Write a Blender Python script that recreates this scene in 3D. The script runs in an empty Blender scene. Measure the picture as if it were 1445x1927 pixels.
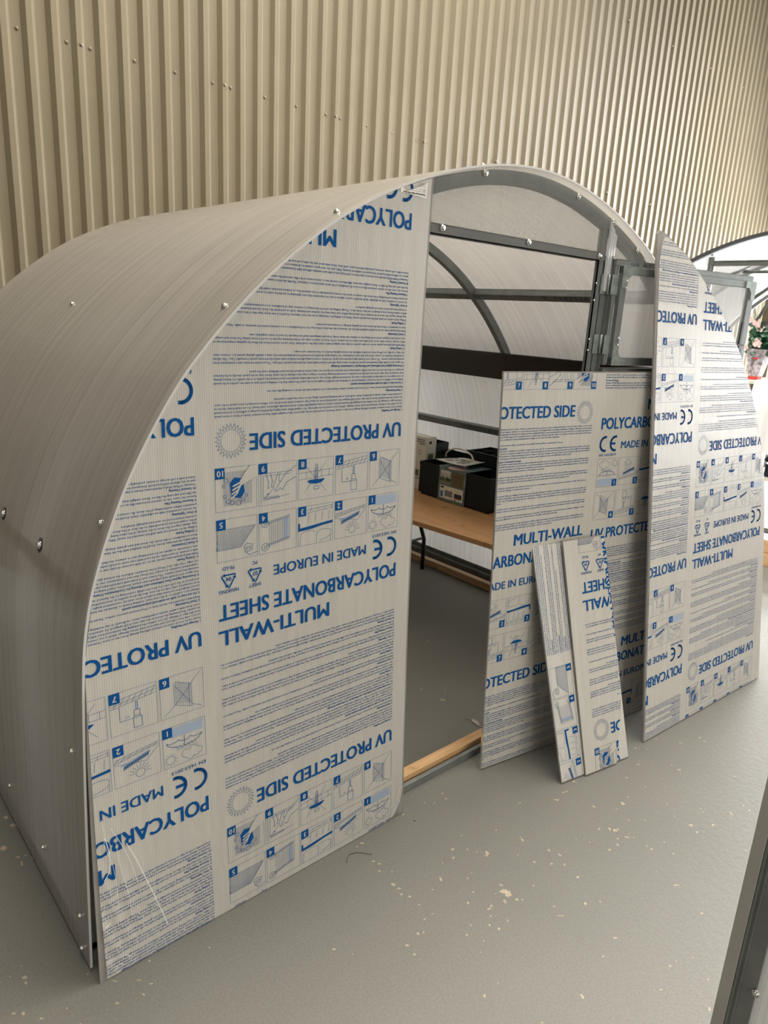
import bpy, bmesh, math, random
import numpy as np
from mathutils import Vector, Matrix

random.seed(7)
rng = np.random.default_rng(7)
scn = bpy.context.scene
COL = scn.collection

# ------------------------------------------------------------------ camera
cam_d = bpy.data.cameras.new('camera')
cam = bpy.data.objects.new('camera', cam_d)
COL.objects.link(cam)
CAM = np.array([0.0, 0.0, 1.65])
cam.matrix_world = Matrix(((0.751517, 0.139287, -0.644842, 0.0),
                           (-0.657552, 0.237217, -0.715090, 0.0),
                           (0.053365, 0.961419, 0.269861, 1.65),
                           (0, 0, 0, 1)))
cam_d.sensor_fit = 'VERTICAL'
cam_d.sensor_height = 36.0
cam_d.lens = 1325.6 / 1927.0 * 36.0
cam_d.clip_start = 0.05
cam_d.clip_end = 200
scn.camera = cam

# ------------------------------------------------------------------ light
scn.view_settings.view_transform = 'Standard'
scn.view_settings.look = 'None'
scn.view_settings.gamma = 1.0
scn.view_settings.use_curve_mapping = False
scn.view_settings.exposure = 0.0

world = bpy.data.worlds.new('hall_ambient')
scn.world = world
world.use_nodes = True
wn = world.node_tree.nodes
wn['Background'].inputs[0].default_value = (1.0, 0.95, 0.86, 1)
wn['Background'].inputs[1].default_value = 0.26

def area(name, loc, target, sx, sy, power, col):
    d = bpy.data.lights.new(name, 'AREA')
    d.shape = 'RECTANGLE'; d.size = sx; d.size_y = sy
    d.energy = power; d.color = col
    o = bpy.data.objects.new(name, d)
    COL.objects.link(o)
    o.location = loc
    v = Vector(target) - Vector(loc)
    o.rotation_euler = v.to_track_quat('-Z', 'Y').to_euler()
    return o
# roof light over the greenhouse; the other three are unseen fills added for brightness
area('roof_and_fill_light', (2.4, 1.4, 6.2), (2.1, 0.8, 0.0), 5.0, 3.0, 490, (1.0, 0.92, 0.80))
area('roof_and_fill_light', (4.7, 2.7, 6.3), (4.7, 2.7, 0.0), 2.5, 2.0, 330, (1.0, 0.96, 0.92))  # added fill overhead, brightens the inner right wall and door pane
area('roof_and_fill_light', (12.0, 1.9, 4.4), (3.3, 2.4, 1.2), 3.0, 3.0, 800, (0.95, 0.96, 1.0))  # added unseen fill from the far right, lights the cover from behind
area('front_fill', (0.6, -5.5, 2.6), (1.8, 1.5, 0.8), 5.0, 3.0, 235, (1.0, 0.96, 0.89))  # added unseen fill behind the camera, brightens the sheet fronts
WINDOW_STRENGTH = 40.0

# ------------------------------------------------------------------ materials
def new_mat(name):
    m = bpy.data.materials.new(name)
    m.use_nodes = True
    nt = m.node_tree
    for n in list(nt.nodes):
        nt.nodes.remove(n)
    out = nt.nodes.new('ShaderNodeOutputMaterial')
    return m, nt, out

def node(nt, kind, **kw):
    n = nt.nodes.new(kind)
    for k, v in kw.items():
        if k.startswith('i_'):
            key = k[2:]
            key = int(key) if key.isdigit() else key.replace('_', ' ')
            n.inputs[key].default_value = v
        else:
            setattr(n, k, v)
    return n

def rgba(c):
    return (c[0], c[1], c[2], 1.0)

def simple(name, col, rough=0.5, metal=0.0, noise=0.0, nscale=20.0, bump=0.0, bscale=80.0, spec=0.5, stretch=None):
    m, nt, out = new_mat(name)
    b = node(nt, 'ShaderNodeBsdfPrincipled')
    b.inputs['Base Color'].default_value = rgba(col)
    b.inputs['Roughness'].default_value = rough
    b.inputs['Metallic'].default_value = metal
    b.inputs['Specular IOR Level'].default_value = spec
    if noise or bump:
        tc = node(nt, 'ShaderNodeTexCoord')
        mp = node(nt, 'ShaderNodeMapping')
        if stretch:
            mp.inputs['Scale'].default_value = stretch
        nt.links.new(tc.outputs['Object'], mp.inputs['Vector'])
    if noise:
        n = node(nt, 'ShaderNodeTexNoise', i_Scale=nscale, i_Detail=6.0)
        nt.links.new(mp.outputs[0], n.inputs['Vector'])
        r = node(nt, 'ShaderNodeValToRGB')
        r.color_ramp.elements[0].position = 0.3
        r.color_ramp.elements[1].position = 0.7
        r.color_ramp.elements[0].color = rgba([c * (1 - noise) for c in col])
        r.color_ramp.elements[1].color = rgba([min(1, c * (1 + noise)) for c in col])
        nt.links.new(n.outputs['Fac'], r.inputs['Fac'])
        nt.links.new(r.outputs['Color'], b.inputs['Base Color'])
    if bump:
        n2 = node(nt, 'ShaderNodeTexNoise', i_Scale=bscale, i_Detail=4.0)
        nt.links.new(mp.outputs[0], n2.inputs['Vector'])
        bp = node(nt, 'ShaderNodeBump', i_Strength=bump, i_Distance=0.01)
        nt.links.new(n2.outputs['Fac'], bp.inputs['Height'])
        nt.links.new(bp.outputs['Normal'], b.inputs['Normal'])
    nt.links.new(b.outputs[0], out.inputs[0])
    return m

def poly_mat(name, tint, clear, transl, rough, streak_scale, streak=(0.55, 0.9), flute=0.0, flute_scale=300.0, spec_mix=0.16, bump=0.25, low=0.7, clear_streak=0.0, dif_scale=1.0):
    """twin-wall polycarbonate: see-through share + light passing diffusely + gloss, fluted along one axis"""
    m, nt, out = new_mat(name)
    tc = node(nt, 'ShaderNodeTexCoord')
    mp = node(nt, 'ShaderNodeMapping')
    mp.inputs['Scale'].default_value = streak_scale
    nt.links.new(tc.outputs['Object'], mp.inputs['Vector'])
    n = node(nt, 'ShaderNodeTexNoise', i_Scale=1.0, i_Detail=5.0, i_Roughness=0.65)
    nt.links.new(mp.outputs[0], n.inputs['Vector'])
    ramp = node(nt, 'ShaderNodeValToRGB')
    ramp.color_ramp.elements[0].position = 0.35
    ramp.color_ramp.elements[1].position = 0.68
    ramp.color_ramp.elements[0].color = rgba([c * low for c in tint])
    ramp.color_ramp.elements[1].color = rgba(tint)
    nt.links.new(n.outputs['Fac'], ramp.inputs['Fac'])
    bp = node(nt, 'ShaderNodeBump', i_Strength=bump, i_Distance=0.004)
    nt.links.new(n.outputs['Fac'], bp.inputs['Height'])
    dif = node(nt, 'ShaderNodeBsdfDiffuse')
    tra = node(nt, 'ShaderNodeBsdfTranslucent')
    dm = node(nt, 'ShaderNodeMix', data_type='RGBA', blend_type='MULTIPLY'); dm.inputs[0].default_value = 1.0
    dm.inputs[7].default_value = (dif_scale, dif_scale, dif_scale, 1)
    nt.links.new(ramp.outputs[0], dm.inputs[6]); nt.links.new(dm.outputs[2], dif.inputs['Color'])
    nt.links.new(ramp.outputs[0], tra.inputs['Color'])
    nt.links.new(bp.outputs[0], dif.inputs['Normal'])
    mix1 = node(nt, 'ShaderNodeMixShader'); mix1.inputs[0].default_value = transl
    nt.links.new(dif.outputs[0], mix1.inputs[1]); nt.links.new(tra.outputs[0], mix1.inputs[2])
    trs = node(nt, 'ShaderNodeBsdfTransparent'); trs.inputs[0].default_value = (0.93, 0.94, 0.93, 1)
    mix2 = node(nt, 'ShaderNodeMixShader'); mix2.inputs[0].default_value = clear
    nt.links.new(mix1.outputs[0], mix2.inputs[1]); nt.links.new(trs.outputs[0], mix2.inputs[2])
    if clear_streak:
        mr = node(nt, 'ShaderNodeMapRange', i_1=0.35, i_2=0.68, i_3=clear - clear_streak, i_4=clear + clear_streak)
        nt.links.new(n.outputs['Fac'], mr.inputs[0]); nt.links.new(mr.outputs[0], mix2.inputs[0])
    if flute:
        w = node(nt, 'ShaderNodeTexWave', i_Scale=flute_scale)
        w.bands_direction = 'X'
        nt.links.new(tc.outputs['Object'], w.inputs['Vector'])
        ma = node(nt, 'ShaderNodeMath', operation='MULTIPLY_ADD')
        ma.inputs[1].default_value = -flute; ma.inputs[2].default_value = clear
        nt.links.new(w.outputs['Fac'], ma.inputs[0])
        nt.links.new(ma.outputs[0], mix2.inputs[0])
    gl = node(nt, 'ShaderNodeBsdfGlossy', i_Roughness=rough)
    gl.inputs['Color'].default_value = (1, 1, 1, 1)
    nt.links.new(bp.outputs[0], gl.inputs['Normal'])
    fr = node(nt, 'ShaderNodeLayerWeight', i_Blend=spec_mix)
    mix3 = node(nt, 'ShaderNodeMixShader')
    nt.links.new(fr.outputs['Fresnel'], mix3.inputs[0])
    nt.links.new(mix2.outputs[0], mix3.inputs[1]); nt.links.new(gl.outputs[0], mix3.inputs[2])
    nt.links.new(mix3.outputs[0], out.inputs[0])
    return m

def film_mat(name, col, flute_uv='X'):
    m, nt, out = new_mat(name)
    tc = node(nt, 'ShaderNodeTexCoord')
    w = node(nt, 'ShaderNodeTexWave', i_Scale=55.0, i_Distortion=0.3, i_Detail=1.0)
    w.bands_direction = flute_uv
    nt.links.new(tc.outputs['UV'], w.inputs['Vector'])
    mp = node(nt, 'ShaderNodeMapping'); mp.inputs['Scale'].default_value = (18, 1.4, 1) if flute_uv == 'X' else (1.4, 18, 1)
    nt.links.new(tc.outputs['UV'], mp.inputs['Vector'])
    n = node(nt, 'ShaderNodeTexNoise', i_Scale=3.0, i_Detail=4.0)
    nt.links.new(mp.outputs[0], n.inputs['Vector'])
    r1 = node(nt, 'ShaderNodeValToRGB')
    r1.color_ramp.elements[0].color = rgba([c * 0.93 for c in col])
    r1.color_ramp.elements[1].color = rgba([min(1, c * 1.05) for c in col])
    nt.links.new(w.outputs['Fac'], r1.inputs['Fac'])
    r2 = node(nt, 'ShaderNodeValToRGB')
    r2.color_ramp.elements[0].position = 0.3; r2.color_ramp.elements[1].position = 0.7
    r2.color_ramp.elements[0].color = (0.9, 0.9, 0.91, 1); r2.color_ramp.elements[1].color = (1, 1, 1, 1)
    nt.links.new(n.outputs['Fac'], r2.inputs['Fac'])
    mx = node(nt, 'ShaderNodeMix', data_type='RGBA', blend_type='MULTIPLY'); mx.inputs[0].default_value = 1.0
    nt.links.new(r1.outputs[0], mx.inputs[6]); nt.links.new(r2.outputs[0], mx.inputs[7])
    b = node(nt, 'ShaderNodeBsdfPrincipled', i_Roughness=0.38)
    b.inputs['Specular IOR Level'].default_value = 0.4
    nt.links.new(mx.outputs[2], b.inputs['Base Color'])
    bp = node(nt, 'ShaderNodeBump', i_Strength=0.12, i_Distance=0.002)
    nt.links.new(w.outputs['Fac'], bp.inputs['Height'])
    nt.links.new(bp.outputs[0], b.inputs['Normal'])
    tr = node(nt, 'ShaderNodeBsdfTranslucent'); nt.links.new(mx.outputs[2], tr.inputs['Color'])
    ms = node(nt, 'ShaderNodeMixShader'); ms.inputs[0].default_value = 0.12
    nt.links.new(b.outputs[0], ms.inputs[1]); nt.links.new(tr.outputs[0], ms.inputs[2])
    nt.links.new(ms.outputs[0], out.inputs[0])
    return m

def wood_mat(name, c1, c2, scale=(2, 30, 30), rough=0.55):
    m, nt, out = new_mat(name)
    tc = node(nt, 'ShaderNodeTexCoord')
    mp = node(nt, 'ShaderNodeMapping'); mp.inputs['Scale'].default_value = scale
    nt.links.new(tc.outputs['Object'], mp.inputs['Vector'])
    n = node(nt, 'ShaderNodeTexNoise', i_Scale=1.0, i_Detail=6.0, i_Distortion=0.6)
    nt.links.new(mp.outputs[0], n.inputs['Vector'])
    n2 = node(nt, 'ShaderNodeTexNoise', i_Scale=14.0, i_Detail=3.0)
    nt.links.new(tc.outputs['Object'], n2.inputs['Vector'])
    r = node(nt, 'ShaderNodeValToRGB')
    r.color_ramp.elements[0].position = 0.3; r.color_ramp.elements[1].position = 0.7
    r.color_ramp.elements[0].color = rgba(c1); r.color_ramp.elements[1].color = rgba(c2)
    nt.links.new(n.outputs['Fac'], r.inputs['Fac'])
    r2 = node(nt, 'ShaderNodeValToRGB')
    r2.color_ramp.elements[0].position = 0.28; r2.color_ramp.elements[1].position = 0.36
    r2.color_ramp.elements[0].color = (0.45, 0.38, 0.3, 1); r2.color_ramp.elements[1].color = (1, 1, 1, 1)
    nt.links.new(n2.outputs['Fac'], r2.inputs['Fac'])
    mx = node(nt, 'ShaderNodeMix', data_type='RGBA', blend_type='MULTIPLY'); mx.inputs[0].default_value = 0.6
    nt.links.new(r.outputs[0], mx.inputs[6]); nt.links.new(r2.outputs[0], mx.inputs[7])
    b = node(nt, 'ShaderNodeBsdfPrincipled', i_Roughness=rough)
    nt.links.new(mx.outputs[2], b.inputs['Base Color'])
    nt.links.new(b.outputs[0], out.inputs[0])
    return m

def floor_mat():
    m, nt, out = new_mat('painted_concrete')
    tc = node(nt, 'ShaderNodeTexCoord')
    big = node(nt, 'ShaderNodeTexNoise', i_Scale=0.9, i_Detail=5.0)
    fine = node(nt, 'ShaderNodeTexNoise', i_Scale=160.0, i_Detail=4.0)
    for n in (big, fine):
        nt.links.new(tc.outputs['Object'], n.inputs['Vector'])
    r = node(nt, 'ShaderNodeValToRGB')
    r.color_ramp.elements[0].position = 0.35; r.color_ramp.elements[1].position = 0.65
    r.color_ramp.elements[0].color = (0.172, 0.171, 0.152, 1); r.color_ramp.elements[1].color = (0.198, 0.192, 0.171, 1)
    nt.links.new(big.outputs['Fac'], r.inputs['Fac'])
    r2 = node(nt, 'ShaderNodeValToRGB')
    r2.color_ramp.elements[0].position = 0.3; r2.color_ramp.elements[1].position = 0.7
    r2.color_ramp.elements[0].color = (0.86, 0.86, 0.86, 1); r2.color_ramp.elements[1].color = (1.06, 1.06, 1.06, 1)
    nt.links.new(fine.outputs['Fac'], r2.inputs['Fac'])
    mx = node(nt, 'ShaderNodeMix', data_type='RGBA', blend_type='MULTIPLY'); mx.inputs[0].default_value = 1.0
    nt.links.new(r.outputs[0], mx.inputs[6]); nt.links.new(r2.outputs[0], mx.inputs[7])
    # worn specks where the paint has chipped
    vo = node(nt, 'ShaderNodeTexVoronoi', i_Scale=26.0); vo.feature = 'F1'
    dist = node(nt, 'ShaderNodeTexNoise', i_Scale=60.0, i_Detail=2.0)
    nt.links.new(tc.outputs['Object'], dist.inputs['Vector'])
    vm = node(nt, 'ShaderNodeVectorMath', operation='MULTIPLY_ADD')
    vm.inputs[1].default_value = (0.02, 0.02, 0.0)
    nt.links.new(dist.outputs['Color'], vm.inputs[0]); nt.links.new(tc.outputs['Object'], vm.inputs[2])
    nt.links.new(vm.outputs[0], vo.inputs['Vector'])
    clump = node(nt, 'ShaderNodeTexNoise', i_Scale=2.2, i_Detail=2.0)
    nt.links.new(tc.outputs['Object'], clump.inputs['Vector'])
    thr = node(nt, 'ShaderNodeMapRange', i_1=0.5, i_2=0.75, i_3=0.0, i_4=0.16)
    nt.links.new(clump.outputs['Fac'], thr.inputs[0])
    sep = node(nt, 'ShaderNodeSeparateColor'); nt.links.new(vo.outputs['Color'], sep.inputs[0])
    sel = node(nt, 'ShaderNodeMath', operation='MULTIPLY'); nt.links.new(thr.outputs[0], sel.inputs[0]); nt.links.new(sep.outputs[0], sel.inputs[1])
    lt = node(nt, 'ShaderNodeMath', operation='LESS_THAN'); nt.links.new(vo.outputs['Distance'], lt.inputs[0]); nt.links.new(sel.outputs[0], lt.inputs[1])
    mx2 = node(nt, 'ShaderNodeMix', data_type='RGBA'); nt.links.new(lt.outputs[0], mx2.inputs[0])
    nt.links.new(mx.outputs[2], mx2.inputs[6]); mx2.inputs[7].default_value = (0.46, 0.42, 0.33, 1)
    b = node(nt, 'ShaderNodeBsdfPrincipled', i_Roughness=0.5)
    b.inputs['Specular IOR Level'].default_value = 0.3
    nt.links.new(mx2.outputs[2], b.inputs['Base Color'])
    b2 = node(nt, 'ShaderNodeTexNoise', i_Scale=45.0, i_Detail=5.0)
    nt.links.new(tc.outputs['Object'], b2.inputs['Vector'])
    bp = node(nt, 'ShaderNodeBump', i_Strength=0.22, i_Distance=0.006)
    nt.links.new(b2.outputs['Fac'], bp.inputs['Height'])
    nt.links.new(bp.outputs[0], b.inputs['Normal'])
    nt.links.new(b.outputs[0], out.inputs[0])
    return m

M = {}
M['floor'] = floor_mat()
M['chip'] = simple('bare_chip', (0.40, 0.335, 0.24), 0.7, noise=0.2, nscale=90)
M['wall'] = simple('cream_cladding', (0.145, 0.120, 0.076), 0.5, noise=0.05, nscale=2.0, bump=0.05, bscale=300, spec=0.25)
M['screw_paint'] = simple('cream_screw', (0.22, 0.18, 0.12), 0.4)
M['steel'] = simple('galvanised_steel', (0.20, 0.215, 0.205), 0.48, 0.4, noise=0.15, nscale=14, stretch=(1, 1, 1))
M['zinc'] = simple('bright_zinc', (0.28, 0.315, 0.29), 0.45, 0.4, noise=0.25, nscale=40)
M['chrome'] = simple('chrome_screw', (0.78, 0.77, 0.74), 0.22, 1.0)
M['rubber'] = simple('black_washer', (0.03, 0.03, 0.03), 0.6)
M['marker'] = simple('black_marker', (0.03, 0.035, 0.04), 0.7)
M['cover'] = poly_mat('cover_polycarbonate', (0.955, 0.91, 0.855), 0.38, 0.64, 0.18, (0.8, 48, 0.8), spec_mix=0.5, low=0.955, bump=0.12, clear_streak=0.10, dif_scale=1.04)
M['clear'] = poly_mat('clear_polycarbonate', (0.70, 0.69, 0.66), 0.89, 0.6, 0.14, (60, 60, 1.2), flute=0.20, flute_scale=50.0, spec_mix=0.12, bump=0.15, low=0.9)
M['pane'] = poly_mat('door_polycarbonate', (0.95, 0.94, 0.96), 0.62, 0.45, 0.2, (70, 20, 1.5), spec_mix=0.12, bump=0.12, low=0.86)
M['loose_film'] = poly_mat('loose_film', (0.95, 0.95, 0.95), 0.45, 0.3, 0.1, (160, 160, 2), spec_mix=0.3, bump=0.6, low=0.75)
M['slab'] = poly_mat('sheet_polycarbonate', (0.62, 0.59, 0.55), 0.35, 0.45, 0.2, (60, 60, 1.5), spec_mix=0.2, bump=0.2)
M['bright_cover'] = poly_mat('far_polycarbonate', (0.92, 0.92, 0.94), 0.78, 0.85, 0.25, (40, 2, 40), spec_mix=0.12, bump=0.15)
M['film'] = film_mat('masking_film', (0.57, 0.545, 0.485))
M['film_cross'] = film_mat('masking_film_cross', (0.62, 0.60, 0.55), 'Y')
M['ink'] = simple('blue_ink', (0.006, 0.072, 0.235), 0.6, spec=0.04)
M['ink_line'] = simple('blue_line_ink', (0.06, 0.12, 0.24), 0.6, spec=0.05)
M['ink_pale'] = simple('pale_blue_ink', (0.30, 0.36, 0.45), 0.45)
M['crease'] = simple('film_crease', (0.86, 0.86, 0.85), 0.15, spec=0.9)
M['paper'] = simple('white_label_paper', (0.72, 0.69, 0.62), 0.5)
M['timber'] = wood_mat('raw_pine', (0.50, 0.29, 0.12), (0.72, 0.47, 0.25), (4, 34, 34))
M['timber_y'] = wood_mat('raw_pine_side', (0.42, 0.27, 0.14), (0.6, 0.42, 0.25), (34, 3, 34))
M['table_wood'] = wood_mat('beech_laminate', (0.48, 0.255, 0.11), (0.60, 0.335, 0.155), (22, 1.3, 22), 0.4)
M['black_plastic'] = simple('black_plastic', (0.009, 0.013, 0.017), 0.5, noise=0.2, nscale=60, spec=0.25)
M['black_metal'] = simple('black_metal', (0.012, 0.012, 0.013), 0.4)
M['dark_band'] = simple('dark_band', (0.022, 0.02, 0.021), 0.35)
M['edge'] = simple('cut_edge', (0.55, 0.53, 0.50), 0.35)
M['dark_steel'] = simple('dark_steel', (0.055, 0.058, 0.06), 0.5, 0.3)
M['edge_profile'] = simple('pale_edge_profile', (0.42, 0.40, 0.365), 0.4, noise=0.06, nscale=8)
M['carton'] = simple('white_carton', (0.72, 0.70, 0.60), 0.45)
M['green_print'] = simple('green_print', (0.01, 0.18, 0.06), 0.4)
M['leafy_print'] = simple('leafy_print', (0.10, 0.16, 0.06), 0.4, noise=0.9, nscale=120)
M['brown_print'] = simple('brown_print', (0.13, 0.10, 0.05), 0.4, noise=0.7, nscale=120)
M['sleeve'] = simple('green_grey_sleeve', (0.14, 0.21, 0.20), 0.25, noise=0.35, nscale=30)
M['sky_print'] = simple('grey_white_print', (0.6, 0.6, 0.57), 0.4, noise=0.2, nscale=60)
M['blue_print'] = simple('blue_print', (0.03, 0.2, 0.45), 0.4)
M['grey_print'] = simple('grey_print', (0.2, 0.2, 0.2), 0.4)
M['rope'] = simple('cream_cord', (0.72, 0.66, 0.55), 0.6)
M['leaf_green'] = simple('leaf_green', (0.015, 0.075, 0.035), 0.35, noise=0.4, nscale=40)
M['petal'] = simple('pink_petal', (0.92, 0.62, 0.60), 0.5, noise=0.2, nscale=50)
M['pot_print'] = simple('printed_pot_sleeve', (0.42, 0.38, 0.42), 0.4, noise=0.75, nscale=38)
M['red_print'] = simple('red_print', (0.55, 0.06, 0.05), 0.4)
M['cyan_print'] = simple('cyan_print', (0.40, 0.75, 0.85), 0.4, noise=0.3, nscale=20)
M['cloth'] = simple('white_cloth', (0.82, 0.82, 0.84), 0.7)
M['dry_leaf'] = simple('dry_leaf', (0.40, 0.35, 0.30), 0.6, noise=0.3, nscale=200)
M['stem'] = simple('stem', (0.30, 0.33, 0.28), 0.6)
mw, ntw, outw = new_mat('bright_window')
em = node(ntw, 'ShaderNodeEmission'); em.inputs[0].default_value = (0.96, 0.98, 1.0, 1); em.inputs[1].default_value = WINDOW_STRENGTH
ntw.links.new(em.outputs[0], outw.inputs[0])
M['window'] = mw

# ------------------------------------------------------------------ object helpers
def tag(o, label=None, cat=None, group=None, kind=None):
    if label: o['label'] = label
    if cat: o['category'] = cat
    if group: o['group'] = group
    if kind: o['kind'] = kind
    return o

def root(name, loc, label, cat, group=None):
    o = bpy.data.objects.new(name, None)
    o.empty_display_size = 0.1
    COL.objects.link(o); o.location = loc
    o['org'] = 0
    del o['org']
    tag(o, label, cat, group)
    ORG[o.name] = np.array(loc, float)
    return o
ORG = {}

class MB:
    """collects shapes in world coordinates, builds ONE mesh object"""
    def __init__(s): s.v = []; s.f = []; s.m = []; s.sm = []
    def add(s, verts, faces, m=0, smooth=False):
        k = len(s.v)
        s.v += [tuple(map(float, p)) for p in verts]
        for f in faces:
            s.f.append(tuple(i + k for i in f)); s.m.append(m); s.sm.append(smooth)
        return s
    def box(s, lo, hi, m=0):
        x0, y0, z0 = lo; x1, y1, z1 = hi
        v = [(x0, y0, z0), (x1, y0, z0), (x1, y1, z0), (x0, y1, z0), (x0, y0, z1), (x1, y0, z1), (x1, y1, z1), (x0, y1, z1)]
        return s.add(v, [(0, 3, 2, 1), (4, 5, 6, 7), (0, 1, 5, 4), (1, 2, 6, 5), (2, 3, 7, 6), (3, 0, 4, 7)], m)
    def obox(s, o, a, b, c, m=0):
        """box from corner o with edge vectors a, b, c"""
        o, a, b, c = (np.array(q, float) for q in (o, a, b, c))
        v = [o, o + a, o + a + b, o + b, o + c, o + a + c, o + a + b + c, o + b + c]
        if np.dot(np.cross(a, b), c) < 0:
            v = [v[i] for i in (0, 3, 2, 1, 4, 7, 6, 5)]
        return s.add(v, [(0, 3, 2, 1), (4, 5, 6, 7), (0, 1, 5, 4), (1, 2, 6, 5), (2, 3, 7, 6), (3, 0, 4, 7)], m)
    def prism(s, pts, d, m=0):
        """closed 3-D polygon extruded by vector d"""
        pts = [np.array(p, float) for p in pts]; d = np.array(d, float); n = len(pts)
        v = pts + [p + d for p in pts]
        f = [tuple(reversed(range(n))), tuple(range(n, 2 * n))] + [(i, (i + 1) % n, (i + 1) % n + n, i + n) for i in range(n)]
        return s.add(v, f, m)
    def tube(s, path, r, seg=8, m=0, cap=True):
        path = [np.array(p, float) for p in path]; n = len(path)
        rs = r if hasattr(r, '__len__') else [r] * n
        V = []; F = []
        up = None
        for i, p in enumerate(path):
            t = path[min(i + 1, n - 1)] - path[max(i - 1, 0)]
            t = t / (np.linalg.norm(t) + 1e-12)
            if up is None:
                a = np.array([0, 0, 1.0]) if abs(t[2]) < 0.9 else np.array([1.0, 0, 0])
                up = np.cross(t, a); up /= np.linalg.norm(up)
            up = up - t * np.dot(up, t); up /= (np.linalg.norm(up) + 1e-12)
            w = np.cross(t, up)
            for j in range(seg):
                an = 2 * math.pi * j / seg
                V.append(p + rs[i] * (math.cos(an) * up + math.sin(an) * w))
        for i in range(n - 1):
            for j in range(seg):
                a = i * seg + j; b = i * seg + (j + 1) % seg
                F.append((a, b, b + seg, a + seg))
        if cap:
            F.append(tuple(reversed(range(seg)))); F.append(tuple(range((n - 1) * seg, n * seg)))
        return s.add(V, F, m, True)
    def sweep(s, path, prof, m=0, smooth=False):
        """list of (origin, axis_u, axis_v) frames, 2-D closed profile"""
        V = []; F = []; k = len(prof)
        for o, u, w in path:
            for a, b in prof:
                V.append(np.array(o) + a * np.array(u) + b * np.array(w))
        n = len(path)
        for i in range(n - 1):
            for j in range(k):
                a = i * k + j; b = i * k + (j + 1) % k
                F.append((a, b, b + k, a + k))
        F.append(tuple(reversed(range(k)))); F.append(tuple(range((n - 1) * k, n * k)))
        return s.add(V, F, m, smooth)
    def build(s, name, mats, parent=None, rootobj=None, bevel=0.0):
        me = bpy.data.meshes.new(name)
        org = ORG[(rootobj or parent).name] if (rootobj or parent) is not None and (rootobj or parent).name in ORG else np.zeros(3)
        me.from_pydata([tuple(np.array(p) - org) for p in s.v], [], s.f)
        if not isinstance(mats, (list, tuple)): mats = [mats]
        for mm in mats: me.materials.append(mm)
        me.polygons.foreach_set('material_index', s.m)
        me.polygons.foreach_set('use_smooth', s.sm)
        bm = bmesh.new(); bm.from_mesh(me)
        bmesh.ops.recalc_face_normals(bm, faces=bm.faces)
        if bevel > 0:
            bmesh.ops.bevel(bm, geom=[e for e in bm.edges if len(e.link_faces) == 2 and e.calc_face_angle(0) > 0.6], offset=bevel, segments=2, affect='EDGES', profile=0.5)
        bm.to_mesh(me); bm.free()
        me.update()
        o = bpy.data.objects.new(name, me)
        COL.objects.link(o)
        if parent is not None:
            o.parent = parent
            ORG[o.name] = org
        return o

def part(name, mb, mats, parent, bevel=0.0):
    return mb.build(name, mats, parent, parent, bevel)

def thing(name, mb, mats, label, cat, group=None, org=(0, 0, 0), bevel=0.0):
    """a thing that is one mesh, its origin at org"""
    e = bpy.data.objects.new('tmp', None); ORG['__o'] = np.array(org, float)
    class D: pass
    d = D(); d.name = '__o'
    o = mb.build(name, mats, None, d, bevel)
    bpy.data.objects.remove(e)
    o.location = org
    tag(o, label, cat, group)
    return o

def tri_mesh(name, P, mats, mi, parent, uv=None, smooth=False):
    """P: (T,3,3) triangles in world coordinates"""
    T = len(P)
    org = ORG[parent.name] if parent is not None else np.zeros(3)
    me = bpy.data.meshes.new(name)
    me.vertices.add(T * 3); me.loops.add(T * 3); me.polygons.add(T)
    me.vertices.foreach_set('co', (P - org).reshape(-1).astype(np.float32))
    me.loops.foreach_set('vertex_index', np.arange(T * 3, dtype=np.int32))
    me.polygons.foreach_set('loop_start', np.arange(0, T * 3, 3, dtype=np.int32))
    for mm in mats: me.materials.append(mm)
    me.polygons.foreach_set('material_index', np.asarray(mi, dtype=np.int32))
    me.polygons.foreach_set('use_smooth', np.full(T, smooth))
    if uv is not None:
        l = me.uv_layers.new(name='UVMap')
        l.data.foreach_set('uv', uv.reshape(-1).astype(np.float32))
    me.update(calc_edges=True)
    o = bpy.data.objects.new(name, me); COL.objects.link(o)
    if parent is not None:
        o.parent = parent; ORG[o.name] = org
    return o

# ------------------------------------------------------------------ 2-D print library
_glyph = {}
def text_tris(s, bold=0.0, space=1.0):
    key = (s, bold, space)
    if key in _glyph: return _glyph[key]
    c = bpy.data.curves.new('t', 'FONT'); c.body = s; c.size = 1.0
    c.resolution_u = 1 if bold < 0.004 else 3
    c.space_character = space
    o = bpy.data.objects.new('t', c)
    me = bpy.data.meshes.new_from_object(o)
    me.calc_loop_triangles()
    n = len(me.loop_triangles)
    co = np.zeros(len(me.vertices) * 3, np.float32); me.vertices.foreach_get('co', co)
    ix = np.zeros(n * 3, np.int32); me.loop_triangles.foreach_get('vertices', ix)
    t = co.reshape(-1, 3)[ix][:, :2].reshape(-1, 3, 2).astype(float)
    bpy.data.objects.remove(o); bpy.data.curves.remove(c); bpy.data.meshes.remove(me)
    if bold >= 0.004:            # heavier weight: the strokes printed three times side by side
        k = bold * 1.3
        t = np.concatenate([t + np.array([d, e]) for d, e in ((-k, -k * .35), (0, 0), (k, k * .35), (-k, k * .35), (k, -k * .35))])
    elif bold > 0:
        t = np.concatenate([t + np.array([-bold * 4, 0]), t + np.array([bold * 4, 0])])
    _glyph[key] = t
    return t
CAPH = float(text_tris('H')[:, :, 1].max())

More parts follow.
